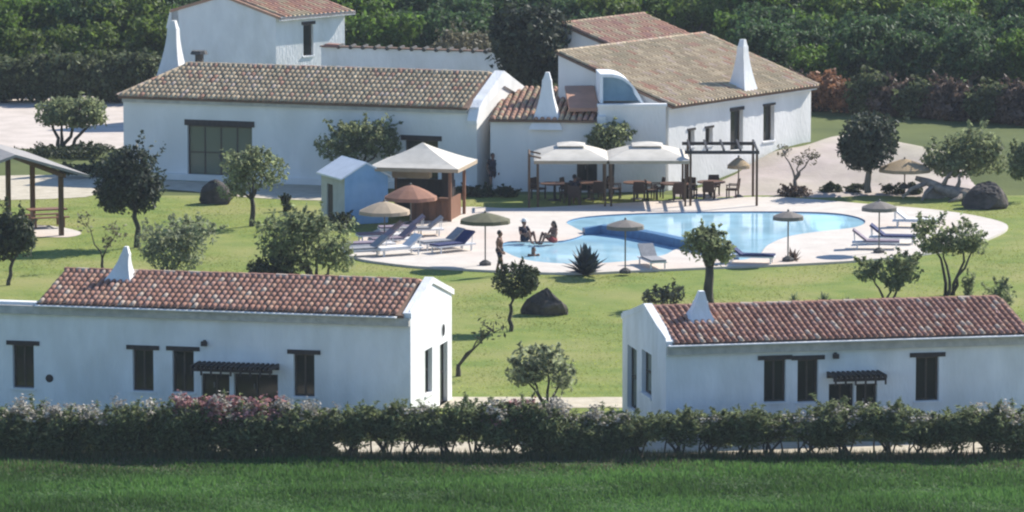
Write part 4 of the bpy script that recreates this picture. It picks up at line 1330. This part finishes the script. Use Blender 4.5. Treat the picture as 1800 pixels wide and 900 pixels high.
# ------------------------------------------------------------------ garden trees
T = tree_px
T('olive_tree', 'olive tree at the left edge in front of the picnic shelter', 'tree', (14, 502), [(20, 405, 34, 28), (2, 425, 36, 26), (40, 425, 22, 22)], 'dark_leaf', 3000, .11, .45, .07, seed=3, lean=.2)
T('clipped_tree', 'dark tree with a dense round clipped crown left of the lawn boulder', 'tree', (240, 436), [(227, 318, 56, 52), (204, 332, 34, 36), (250, 332, 34, 36), (226, 292, 40, 26)], 'deep_leaf', 7500, .10, .5, .10, seed=5, clumps=40, spread=.22, shell=.5, wisp=.06)
T('young_tree', 'thin young tree with a few bare forked branches before the clipped tree', 'tree', (180, 476), [(152, 392, 14, 14), (206, 408, 18, 14), (190, 425, 10, 10)], 'pale_leaf', 130, .08, .28, .055, seed=6, twig=3, spread=.4)
T('olive_tree', 'grey green olive with a low spreading crown just above the left cottage ridge', 'tree', (300, 482), [(285, 425, 38, 30), (335, 415, 40, 28), (310, 450, 42, 22)], 'grey_leaf', 3000, .10, .2, .08, seed=8, multi=True, spread=.4)
T('olive_tree', 'olive with a dark trunk standing in front of the farmhouse door', 'tree', (443, 398), [(430, 300, 38, 30), (468, 302, 34, 28), (410, 325, 28, 20), (455, 280, 26, 16)], 'olive_leaf', 3000, .10, .42, .10, seed=9, spread=.38)
T('olive_tree', 'big loose olive behind the middle of the left cottage ridge', 'tree', (556, 494), [(500, 415, 46, 34), (560, 425, 52, 38), (530, 400, 40, 25), (590, 455, 30, 24), (520, 450, 40, 25)], 'olive_leaf', 5200, .10, .2, .10, seed=10, multi=True, spread=.38)
T('round_bush', 'low dark bush at the foot of the big loose olive', 'bush', (482, 492), [(482, 470, 40, 20)], 'dark_leaf', 1500, .09, .2, .04, seed=11)
T('olive_tree', 'leafy olive against the farmhouse wall behind the blue hut', 'tree', (640, 335), [(600, 250, 38, 28), (645, 240, 42, 26), (675, 250, 28, 24), (620, 268, 40, 18)], 'olive_leaf', 4200, .11, .45, .11, seed=12)
T('olive_tree', 'wide olive on the sandy yard at the upper left', 'tree', (112, 266), [(92, 198, 32, 20), (135, 193, 44, 22), (162, 205, 26, 18), (110, 208, 42, 16)], 'olive_leaf', 5000, .12, .3, .15, seed=13, wisp=.12, multi=True)
T('round_tree', 'tall dark tree between the farmhouse roof and the right house', 'tree', (930, 280), [(925, 85, 58, 62), (900, 60, 34, 42), (955, 55, 40, 40), (940, 120, 50, 35)], 'deep_leaf', 9000, .14, .35, .16, seed=14, clumps=30, wisp=.08)
T('small_tree', 'small dark leaning tree beside the pointed boulder on the lawn', 'tree', (897, 583), [(905, 495, 34, 24), (928, 485, 20, 15)], 'dark_leaf', 1500, .09, .5, .07, seed=15)
T('bare_tree', 'bare dark leaning tree behind the bright gable of the left cottage', 'tree', (806, 662), [(868, 575, 26, 18), (845, 590, 20, 12)], 'dark_leaf', 60, .08, .25, .08, seed=16, twig=3)
T('olive_tree', 'bushy many stemmed olive in the gap between the two cottages', 'tree', (960, 722), [(930, 640, 34, 26), (965, 630, 30, 20), (990, 665, 24, 22), (925, 660, 28, 14)], 'grey_leaf', 1900, .10, .2, .08, seed=17, multi=True, spread=.42)
T('olive_tree', 'olive with a thick dark trunk behind the right cottage chimney', 'tree', (1247, 536), [(1230, 428, 30, 24), (1262, 440, 24, 28), (1245, 415, 24, 14)], 'olive_leaf', 2600, .10, .55, .17, seed=18)
T('olive_tree', 'low twin crowned olive above the right cottage ridge', 'tree', (1558, 528), [(1530, 474, 26, 18), (1585, 474, 32, 24), (1570, 498, 18, 12)], 'olive_leaf', 2300, .10, .2, .07, seed=19, multi=True)
T('olive_tree', 'forked olive at the right tip of the pool deck', 'tree', (1668, 520), [(1640, 410, 34, 26), (1700, 415, 30, 22), (1660, 432, 40, 14), (1712, 432, 22, 14)], 'olive_leaf', 3000, .10, .22, .10, seed=20, multi=True)
T('round_tree', 'dark round tree on the sand bank right of the villa', 'tree', (1526, 336), [(1525, 246, 44, 44), (1510, 264, 34, 30), (1546, 222, 26, 20)], 'deep_leaf', 6500, .11, .45, .13, seed=21, clumps=36, spread=.25, wisp=.06, z=.2, bark='bark_pale')
T('pollarded_tree', 'pale pollarded tree with short knobbly branches on the sand bank', 'tree', (1397, 342), [(1378, 265, 12, 10), (1425, 275, 14, 12), (1405, 282, 12, 8)], 'pale_leaf', 160, .08, .35, .10, seed=22, twig=3, bark='deadwood', spread=.35)
T('leafy_bush', 'grey green bush right of the round tree on the far lawn', 'bush', (1690, 305), [(1660, 276, 36, 24), (1712, 262, 42, 30), (1745, 280, 30, 22), (1685, 292, 44, 16)], 'olive_leaf', 4200, .12, .2, .06, seed=23, multi=True, z=1.0)
T('leafy_bush', 'grey green bush cut off by the right edge of the frame', 'bush', (1800, 312), [(1795, 280, 22, 24), (1820, 275, 30, 32), (1800, 298, 26, 14)], 'olive_leaf', 2600, .12, .2, .06, seed=24, multi=True, z=1.0)
T('leafy_shrub', 'pale shrub behind the left end of the right cottage roof', 'bush', (1165, 545), [(1150, 525, 18, 18), (1182, 518, 18, 16)], 'pale_leaf', 700, .08, .2, .03, seed=25, multi=True, spread=.45)
T('leafy_shrub', 'green shrub behind the right end of the right cottage roof', 'bush', (1757, 545), [(1757, 518, 24, 20)], 'olive_leaf', 900, .08, .2, .03, seed=26, multi=True)
T('leafy_shrub', 'slender shrub right of the forked olive', 'bush', (1705, 520), [(1703, 500, 10, 22)], 'olive_leaf', 400, .08, .2, .03, seed=27, multi=True)
T('leafy_shrub', 'green shrub against the white wall behind the dining tents', 'bush', (1078, 340), [(1078, 240, 36, 22), (1060, 250, 24, 14)], 'olive_leaf', 1600, .11, .6, .07, seed=28)
T('leafy_shrub', 'low brown shrub on the edge of the sand bank under the pollarded tree', 'bush', (1395, 345), [(1397, 338, 26, 9)], 'brown_leaf', 900, .08, .2, .02, seed=29, multi=True)
for i, (px, l) in enumerate(((1460, 'round dark shrub left of the round tree trunk'), (1505, 'flat dark shrub at the round tree trunk'), (1570, 'low dark shrub right of the round tree trunk'), (1605, 'low dark shrub left of the fallen trunk'))):
    T('low_shrub', l + ' on the sand bank edge', 'bush', (px, 342), [(px, 334, 18 - (i % 2) * 3, 9)], 'dark_leaf', 700, .08, .2, .02, seed=30 + i, multi=True, group='low shrubs along the sand bank')
T('leafy_shrub', 'dark foliage standing in for the shade under the wide olive on the yard', 'bush', (130, 278), [(95, 266, 50, 8), (160, 264, 40, 9)], 'dark_leaf', 1500, .10, .2, .03, seed=36, multi=True)  # flat dark leaves added where the olive only shades the ground
T('leafy_shrub', 'small shrub behind the shelter roof', 'bush', (172, 312), [(170, 300, 16, 16), (130, 298, 34, 8)], 'dark_leaf', 900, .09, .2, .03, seed=37, multi=True)
T('leafy_shrub', 'shrub at the left foot of the blue hut', 'bush', (600, 402), [(600, 390, 22, 13)], 'dark_leaf', 800, .08, .2, .02, seed=38, multi=True)
T('leafy_shrub', 'slim dark shrub on the lawn left of the blue hut', 'bush', (505, 372), [(503, 358, 8, 14)], 'dark_leaf', 350, .08, .2, .02, seed=39, multi=True)
for i, px in enumerate((815, 850, 890)):
    T('leafy_shrub', ('low shrub right behind the bar', 'low shrub before the dark doorway', 'low shrub at the left foot of the tents')[i], 'bush', (px, 346), [(px, 338, 20, 9)], 'dark_leaf', 600, .08, .2, .02, seed=44 + i, multi=True)

# ------------------------------------------------------------------ oleander hedge along the road
protoO = []
for k in range(5):
    g = random.Random(50 + k)
    full = k < 2
    t = thing('oleander', (0, 0, 0), '', 'shrub')
    B = []
    for q in range(6):
        z = (.55 if full else .85) + g.uniform(0, .75)
        B.append((g.uniform(-.55, .55), g.uniform(-.35, .35), z, g.uniform(.42, .62), g.uniform(.42, .55), g.uniform(.38, .55)))
    if full: B += [(-.5, 0, .35, .5, .5, .38), (.5, 0, .35, .5, .5, .38), (0, -.1, .3, .5, .5, .32)]
    st = MB()
    for q in range(9):
        b = B[q % len(B)]
        limb(st, (g.uniform(-.3, .3), g.uniform(-.2, .2), -.03), (b[0], b[1], b[2]), .035, .012, k * 20 + q, 5, 3)
    st.build('stems', 'bark', t)
    link('foliage', leaf_mesh('foliage', B, 3300, .095, 'oleander_leaf', 60 + k, ratio=.26, clumps=14, spread=.36, up=.2, wisp=.45, wlen=.8), t)
    protoO.append(t)
def flowers(t, leaf, n, seed, z0=1.25):
    g = np.random.default_rng(seed)
    B = [(g.uniform(-.6, .6), g.uniform(-.4, .3), g.uniform(z0, 2.0), .26, .24, .2) for _ in range(8)]
    o = link('blossom', leaf_mesh('blossom', B, n, .05, leaf, seed, ratio=.8, clumps=8, spread=.3), t)
    tag(o, kind='stuff')
hedge = [(8, 0, 1.0, 'pale', 'leftmost oleander at the left edge of the hedge'), (62, 1, 1.06, 'pale', 'pale flowering oleander below the leftmost cottage window'), (122, 0, 1.0, 'pale', 'oleander right of the leftmost cottage window'),
         (182, 1, .92, None, 'plain low oleander under the blank left wall'), (240, 0, .98, None, 'green oleander below the second cottage window'), (300, 1, .94, None, 'green oleander below the third cottage window'),
         (352, 0, 1.06, 'pink', 'pink tinged oleander at the left jamb of the cottage door'), (408, 1, 1.08, 'pink', 'tall pink flowering oleander in front of the left cottage double door'), (462, 0, 1.12, 'pink', 'pink flowering oleander at the right jamb of the cottage door'),
         (520, 1, 1.0, 'pale', 'oleander below the rightmost window of the left cottage'), (556, 0, .9, None, 'low dark oleander where the sandy strip begins'),
         (612, 2, .92, None, 'leggy oleander left of the bright gable'), (668, 3, 1.0, None, 'leggy oleander just left of the bright gable corner'), (726, 4, .92, 'pale', 'leggy oleander at the foot of the bright gable'),
         (790, 2, .92, None, 'leggy oleander below the gable door'), (846, 3, 1.0, 'pale', 'leggy oleander right of the bright gable'), (902, 4, 1.05, 'pink', 'rosy oleander left of the many stemmed olive'),
         (955, 1, .96, 'pale', 'dense oleander under the many stemmed olive'), (1012, 0, .92, None, 'dense oleander right of the many stemmed olive'), (1066, 1, .92, None, 'dense oleander left of the shaded gable'),
         (1125, 2, .9, None, 'leggy oleander below the shaded gable'), (1184, 3, .92, None, 'leggy oleander at the corner of the right cottage'), (1244, 4, .92, None, 'leggy oleander under the blank wall of the right cottage'),
         (1302, 2, .9, None, 'leggy oleander left of the paired windows'), (1360, 3, .94, 'pale', 'pale flowering oleander below the paired windows'), (1420, 4, .96, 'pale', 'oleander left of the right cottage door'),
         (1490, 2, 1.04, 'pale', 'tall pale oleander in front of the right cottage door'), (1552, 3, .98, 'pale', 'pale oleander right of the right cottage door'), (1612, 4, .9, None, 'leggy oleander below the single right window'),
         (1670, 2, .92, None, 'leggy oleander right of the single right window'), (1728, 3, 1.02, 'pale', 'taller oleander near the right end of the hedge'), (1788, 1, 1.06, None, 'dense dark oleander at the right edge of the hedge')]
usedO = set()
for i, (px, k, sc, fl, lab) in enumerate(hedge):
    g = random.Random(i)
    Y = 154.0 + g.uniform(-.15, .15)
    o = protoO[k] if k not in usedO else copy_tree(protoO[k])
    usedO.add(k)
    place(o, (ptX(px, Y), Y, 0), g.choice((0, .3, 2.9, 3.3)), lab, 'oleanders in the hedge along the field', (sc * 1.08, sc, sc * (.86 if px < 560 else .80 if px < 1100 else .70) * g.uniform(.88, 1.12)))
    if fl: flowers(o, 'petal_pink' if fl == 'pink' else 'petal_pale', 650 if fl == 'pink' else 260, i)
# rank grass and weeds at the foot of the hedge
g = np.random.default_rng(14)
nb = 16000
bx, by = g.uniform(-24, 24, nb), 153.2 + np.abs(g.normal(0, .25, nb))
hh = .12 + .25 * g.random(nb); a = g.uniform(0, 6.28, nb); w = .02
V = np.stack([np.stack([bx - w * np.cos(a), by - w * np.sin(a), 0 * bx], 1), np.stack([bx + w * np.cos(a), by + w * np.sin(a), 0 * bx], 1), np.stack([bx + g.normal(0, .06, nb), by + g.normal(0, .06, nb), hh], 1)], 1).reshape(-1, 3)
tag(link('verge_weeds', np_mesh('verge_weeds', V, 3, ['oleander_leaf_a', 'oleander_leaf_b', 'hedge_leaf_a'], g.integers(0, 3, nb))), 'dark weeds along the foot of the hedge', 'weeds', kind='stuff')

# ------------------------------------------------------------------ hedges and wood behind
def shrub_proto(leaf, k, w=1.5, h=2.3, n=4200, name='hedge_shrub'):
    g = random.Random(80 + k)
    t = thing(name, (0, 0, 0), '', 'shrub')
    B = [(g.uniform(-.7, .7) * w * .7, g.uniform(-.4, .4), h * g.uniform(.3, .8), w * .55, .8, h * .28) for _ in range(8)]
    st = MB()
    for q in range(5): limb(st, (g.uniform(-.3, .3), 0, -.05), B[q][:3], .06, .02, q, 5, 3)
    st.build('stems', 'bark', t)
    link('foliage', leaf_mesh('foliage', B, n, .15, leaf, 90 + k, clumps=16, spread=.3), t)
    return t
hp = [shrub_proto('hedge_leaf', k) for k in range(3)]
usedH = set()
for i in range(11):
    k = i % 3
    o = hp[k] if k not in usedH else copy_tree(hp[k]); usedH.add(k)
    Y = 262 + .3 * math.sin(i * 2.1)
    place(o, (ptX(-60 + i * 34 + 6 * math.sin(i * 3), Y), Y, 0), .4 * math.sin(i), ['first','second','third','fourth','fifth','sixth','seventh','eighth','ninth','tenth','eleventh'][i] + ' shrub from the left in the tall hedge behind the sandy yard', 'shrubs of the hedge behind the sandy yard', (1, 1, .95 + .12 * math.sin(i * 1.7)))
rp = [shrub_proto('russet_leaf', 4, 1.4, 1.8, 3600), shrub_proto('brown_leaf', 5, 1.4, 1.7, 3600), shrub_proto('hedge_leaf', 6, 1.3, 1.8, 3400)]
usedH = set()
seq = [1, 0, 0, 2, 1, 2, 1, 1, 2, 1, 1]
for i, k in enumerate(seq):
    o = rp[k] if k not in usedH else copy_tree(rp[k]); usedH.add(k)
    px = 1400 + i * 42
    Y = 247 - i * .7
    place(o, (ptX(px, Y), Y, terrain(ptX(px, Y), Y) - .05), .5 * math.sin(i * 2), ['russet', 'brown', 'greenish'][k] + ' shrub, ' + ['first','second','third','fourth','fifth','sixth','seventh','eighth','ninth','tenth','eleventh'][i] + ' from the villa in the reddish hedge',
          'shrubs of the reddish hedge', (1, 1, 1.0 + .1 * math.sin(i * 2.3)))
def wood_proto(leaf, k, h=4.2, rad=2.1, n=5600):
    g = random.Random(120 + k)
    t = thing('wood_tree', (0, 0, 0), '', 'tree')
    B = []
    for q in range(8):
        a = q * 2.4; rr = rad * .55 * math.sqrt((q + .3) / 8) * 1.2
        B.append((math.cos(a) * rr, math.sin(a) * rr, h * g.uniform(.34, .82), rad * g.uniform(.42, .6), rad * g.uniform(.42, .6), h * g.uniform(.14, .22)))
    mb = MB()
    fk = (g.uniform(-.15, .15), 0, h * .3)
    limb(mb, (0, 0, -.1), fk, .16, .12, k, 8, 3)
    for b in B: limb(mb, fk, b[:3], .08, .025, k + 9, 5, 3)
    mb.build('trunk', 'bark_pale' if k % 2 else 'bark', t, True)
    link('crown', leaf_mesh('crown', B, n, .15, leaf, 130 + k, clumps=20, spread=.22, up=.5, wisp=.15, wlen=.4), t)
    return t
wp = [wood_proto('wood_leaf', 0), wood_proto('wood_leaf_yellow', 1), wood_proto('wood_leaf', 2, 4.6), wood_proto('wood_leaf_blue', 3, 4.4), wood_proto('wood_leaf_yellow', 4, 3.9), wood_proto('wood_leaf_blue', 5, 4.8)]
WL = ['bright green tree in the dense wood behind the houses', 'yellowish green tree in the dense wood behind the houses', 'bright green tree in the dense wood behind the houses', 'dark bluish tree in the dense wood behind the houses', 'yellowish green tree in the dense wood behind the houses', 'dark bluish tree in the dense wood behind the houses']
usedW = set()
g = random.Random(77)
for row in range(9):
    Y0 = 268 + row * 5.0
    for i in range(21):
        X = -37 + i * 3.7 + (row % 2) * 1.8 + g.uniform(-.8, .8)
        Y = Y0 + g.uniform(-1.2, 1.2)
        if row == 0 and X > 9: Y -= 4
        k = g.choice((0, 1, 2, 0, 1, 4, 3, 5)) if not (row > 1) else g.choice((0, 2, 3, 5, 0, 1))
        if -4 < X < 2.5 and row < 5: k = g.choice((3, 5))
        o = wp[k] if k not in usedW else copy_tree(wp[k]); usedW.add(k)
        s_ = g.uniform(.85, 1.15)
        place(o, (X, Y, terrain(X, Y) - .05), g.uniform(0, 6.28), WL[k], 'trees of the wood behind the houses', (s_, s_, s_ * g.uniform(.9, 1.08)))
for row in range(3):
    for i in range(9):
        X, Y = 12.5 + i * 2.6 + g.uniform(-.5, .5), 250.5 + row * 4.2 + g.uniform(-.8, .8)
        k = g.choice((3, 5, 5, 3, 0))
        o = copy_tree(wp[k])
        s_ = g.uniform(.75, .95)
        place(o, (X, Y, terrain(X, Y) - .05), g.uniform(0, 6.28), WL[k], 'trees of the wood behind the houses', (s_, s_, s_))
for px, py, l in ((815, 92, 'pale round bush behind the coping of the white garden wall'),):
    Y = 246.0
    X = ptX(px, Y)
    t = thing('round_bush', (X, Y, 0), l, 'bush')
    st = MB(); limb(st, (0, 0, 0), (0, 0, 3.4), .06, .03, 1); st.build('stems', 'bark', t)
    link('foliage', leaf_mesh('foliage', [(0, 0, zat(px, 80, Y) - .1, 1.35, .9, .62)], 2200, .12, 'pale_leaf', 300), t)

# ------------------------------------------------------------------ people
def person_mesh(pose):
    """union of limbs and head turned into one continuous skin"""
    mb = MB()
    J = {k: Vector(v) for k, v in pose.items()}
    mb.tube([J['pelvis'] - (J['chest'] - J['pelvis']) * .25, J['pelvis'], J['pelvis'].lerp(J['chest'], .5), J['chest'], J['neck']], [.11, .145, .12, .15, .07], 12)
    mb.ball(J['pelvis'], (.15, .13, .12)); mb.ball(J['chest'], (.165, .12, .13))
    mb.tube([J['neck'] - Vector((0, 0, .05)), J['head']], .055, 10)
    hd = J['head']; fd = J['face']
    fd = fd.normalized()
    mb.ball(hd, (.082, .095, .115), 14, 10); mb.ball(hd + fd * .03 - Vector((0, 0, .05)), (.06, .062, .065), 12, 8)
    mb.ball(hd + fd * .098 - Vector((0, 0, .015)), (.017, .017, .024), 8, 6)
    sd = fd.cross(Vector((0, 0, 1))).normalized()
    for s_ in (-1, 1): mb.ball(hd + sd * .083 * s_ - Vector((0, 0, .01)), (.018, .022, .032), 8, 6)
    for s_, S in (('l', -1), ('r', 1)):
        sh, el, wr = J['sh_' + s_], J['el_' + s_], J['wr_' + s_]
        mb.ball(sh, .062); mb.tube([J['chest'] + Vector((0, 0, .08)), sh], [.08, .058], 8)
        mb.tube([sh, sh.lerp(el, .5), el], [.052, .049, .04], 10); mb.tube([el, el.lerp(wr, .35), wr], [.041, .042, .028], 10)
        d = (wr - el).normalized(); n_ = d.orthogonal().normalized(); b = d.cross(n_)
        mb.ball(wr + d * .045, (.036, .036, .036), 8, 6); mb.tube([wr, wr + d * .085], [.026, .034], 8)
        for q, (o_, L) in enumerate(((-.027, .065), (-.009, .078), (.009, .072), (.027, .055))):
            st = wr + d * .08 + b * o_
            mb.tube([st, st + d * L * .55 + n_ * .004, st + d * L + n_ * .02], [.0105, .0098, .008], 7)
        mb.tube([wr + d * .03 + b * -.03, wr + d * .065 + b * -.055 + n_ * .01, wr + d * .09 + b * -.056 + n_ * .02], [.013, .0115, .009], 7)
        hp_, kn, an, to = J['hip_' + s_], J['kn_' + s_], J['an_' + s_], J['toe_' + s_]
        mb.ball(hp_, .09); mb.tube([hp_, hp_.lerp(kn, .45), kn], [.092, .08, .056], 12); mb.ball(kn, .056)
        mb.tube([kn, kn.lerp(an, .3), an], [.054, .057, .036], 10); mb.ball(an, .04)
        mb.tube([an - Vector((0, 0, .02)), an.lerp(to, .6) - Vector((0, 0, .005)), to], [.042, .04, .026], 8)
    me = mb.mesh('body_raw', 'skin')
    o = bpy.data.objects.new('tmp', me); col.objects.link(o)
    m = o.modifiers.new('r', 'REMESH'); m.mode = 'VOXEL'; m.voxel_size = .0105; m.use_smooth_shade = True
    s2 = o.modifiers.new('s', 'SMOOTH'); s2.iterations = 2; s2.factor = .4
    dg = bpy.context.evaluated_depsgraph_get()
    out = bpy.data.meshes.new_from_object(o.evaluated_get(dg))
    bpy.data.objects.remove(o)
    out.name = 'person'
    return out
def stand_pose(swing=.12):
    return dict(pelvis=(0, 0, .90), chest=(0, .0, 1.22), neck=(0, .01, 1.42), head=(0, -.02, 1.555), face=(0, -1, -.05),
                sh_l=(-.19, 0, 1.36), el_l=(-.25, .03, 1.08), wr_l=(-.23, -.14, .88), sh_r=(.19, 0, 1.36), el_r=(.25, .05, 1.08), wr_r=(.24, -.08, .84),
                hip_l=(-.09, 0, .86), kn_l=(-.10, -swing, .48), an_l=(-.10, -swing * .9, .07), toe_l=(-.12, -swing * .9 - .17, .03),
                hip_r=(.09, 0, .86), kn_r=(.10, swing * .3, .48), an_r=(.10, swing * 1.3, .08), toe_r=(.12, swing * 1.3 - .16, .03))
def sit_pose():
    return dict(pelvis=(0, 0, .13), chest=(0, .03, .45), neck=(0, .02, .65), head=(0, -.01, .79), face=(0, -1, -.1),
                sh_l=(-.19, .02, .59), el_l=(-.27, -.10, .36), wr_l=(-.14, -.34, .40), sh_r=(.19, .02, .59), el_r=(.27, -.10, .36), wr_r=(.14, -.34, .40),
                hip_l=(-.09, -.03, .12), kn_l=(-.13, -.44, .44), an_l=(-.11, -.60, .07), toe_l=(-.12, -.78, .03), hip_r=(.09, -.03, .12), kn_r=(.13, -.44, .44), an_r=(.11, -.60, .07), toe_r=(.12, -.78, .03))
def chair_pose():
    return dict(pelvis=(0, 0, .58), chest=(0, .05, .90), neck=(0, .04, 1.10), head=(0, .01, 1.24), face=(0, -1, -.1),
                sh_l=(-.19, .04, 1.04), el_l=(-.26, -.05, .80), wr_l=(-.18, -.30, .78), sh_r=(.19, .04, 1.04), el_r=(.26, -.05, .80), wr_r=(.18, -.30, .78),
                hip_l=(-.09, -.03, .56), kn_l=(-.11, -.45, .54), an_l=(-.11, -.45, .09), toe_l=(-.12, -.63, .03), hip_r=(.09, -.03, .56), kn_r=(.11, -.45, .54), an_r=(.11, -.42, .09), toe_r=(.12, -.60, .03))
def person(px, py, rz, pose, label, skin='skin', cloth='cloth_dark', hat=None, z=0.0, top=False, hair_long=False, legs=True, sc=1.0):
    me = person_mesh(pose)
    me.materials.clear(); me.materials.append(MATS[skin])
    o = link('person', me, None, at(px, py, z))
    o.rotation_euler = (0, 0, rz); o.scale = (sc,) * 3
    tag(o, label, 'person')
    J = {k: Vector(v) for k, v in pose.items()}
    c = MB()
    c.tube([J['pelvis'] - (J['chest'] - J['pelvis']) * .28, J['pelvis'], J['pelvis'].lerp(J['chest'], .3)], [.13, .162, .142], 14)
    for s_ in 'lr': c.tube([J['hip_' + s_], J['hip_' + s_].lerp(J['kn_' + s_], .55)], [.108, .092], 12)
    c.build('shorts', cloth, o, True)
    if top:
        c = MB().tube([J['pelvis'].lerp(J['chest'], .2), J['pelvis'].lerp(J['chest'], .6), J['chest'], J['chest'].lerp(J['neck'], .7)], [.15, .142, .172, .10], 14)
        for s_ in 'lr': c.tube([J['chest'] + Vector((0, 0, .08)), J['sh_' + s_], J['sh_' + s_].lerp(J['el_' + s_], .5)], [.1, .074, .062], 10)
        c.build('shirt', top, o, True)
    h = MB()
    fd = J['face'].normalized()
    h.ball(J['head'] - fd * .022 + Vector((0, 0, .03)), (.093, .098, .105), 14, 9)
    if hair_long: h.tube([J['head'] - fd * .06, J['neck'] - fd * .07, J['neck'] - fd * .09 - Vector((0, 0, .14))], [.08, .085, .04], 10)
    h.build('hair', 'hair', o, True)
    if hat:
        q = J['head'] + Vector((0, 0, .075))
        MB().tube([q, q + Vector((0, 0, .012))], .17, 16).tube([q + Vector((0, 0, .012)), q + Vector((0, 0, .11))], [.108, .08], 14).build('hat', hat, o, True)
    sd = fd.cross(Vector((0, 0, 1))).normalized()
    for s_ in (-1, 1): MB().ball(J['head'] + fd * .088 + sd * .033 * s_ + Vector((0, 0, .01)), .011, 8, 6).build('eye', 'eye', o, True)
    return o
person(878, 481, R(75), stand_pose(), 'person in dark swimwear standing at the near left edge of the pool', 'skin_tan', z=DZ)
person(921, 426, R(40), sit_pose(), 'person with a white hat sitting at the back left edge of the pool', 'skin_tan', hat='cloth_white', z=DZ, top='cloth_dark')
person(973, 428, R(-60), sit_pose(), 'person with dark hair sitting at the pool edge right of the white hat', 'skin_tan', z=DZ, hair_long=True, cloth='cloth_red')
person(866, 336, R(20), stand_pose(.05), 'person in dark clothes standing at the wall between bar and tents', 'skin_tan', top='cloth_dark')
pc = at(1012, 352)
# swimmer: only head and shoulders above the water
sw = stand_pose(.05)
ow_ = person(938, 450, R(10), sw, 'swimmer with dark hair, head and shoulders above the water', 'skin_tan', z=-1.28, hair_long=True)
q_ = at(938, 450, .045); ow_.location = (q_.x, q_.y, -1.28)
c = copy_tree(ch)
place(c, at(1010, 362, .01), R(170), 'wicker chair with a seated guest in the left dining tent', 'wicker chairs around the dining tables')
g_ = person(1010, 362, R(170), chair_pose(), 'person in dark clothes sitting on a chair in the left dining tent', 'skin_tan', top='cloth_dark', z=-.03)

# ------------------------------------------------------------------ thin summer haze
hz = MB().box(-900, -20, -1.2, 900, 1500, 75).build('haze', [])
hm = bpy.data.materials.new('haze'); hm.use_nodes = True
nt = hm.node_tree; nt.nodes.clear()
pv = nt.nodes.new('ShaderNodeVolumePrincipled'); pv.inputs['Density'].default_value = 0.00013
pv.inputs['Color'].default_value = (.80, .88, 1.0, 1); pv.inputs['Anisotropy'].default_value = 0.2
ou = nt.nodes.new('ShaderNodeOutputMaterial'); nt.links.new(pv.outputs[0], ou.inputs['Volume'])
hz.data.materials.append(hm)
tag(hz, kind='stuff')
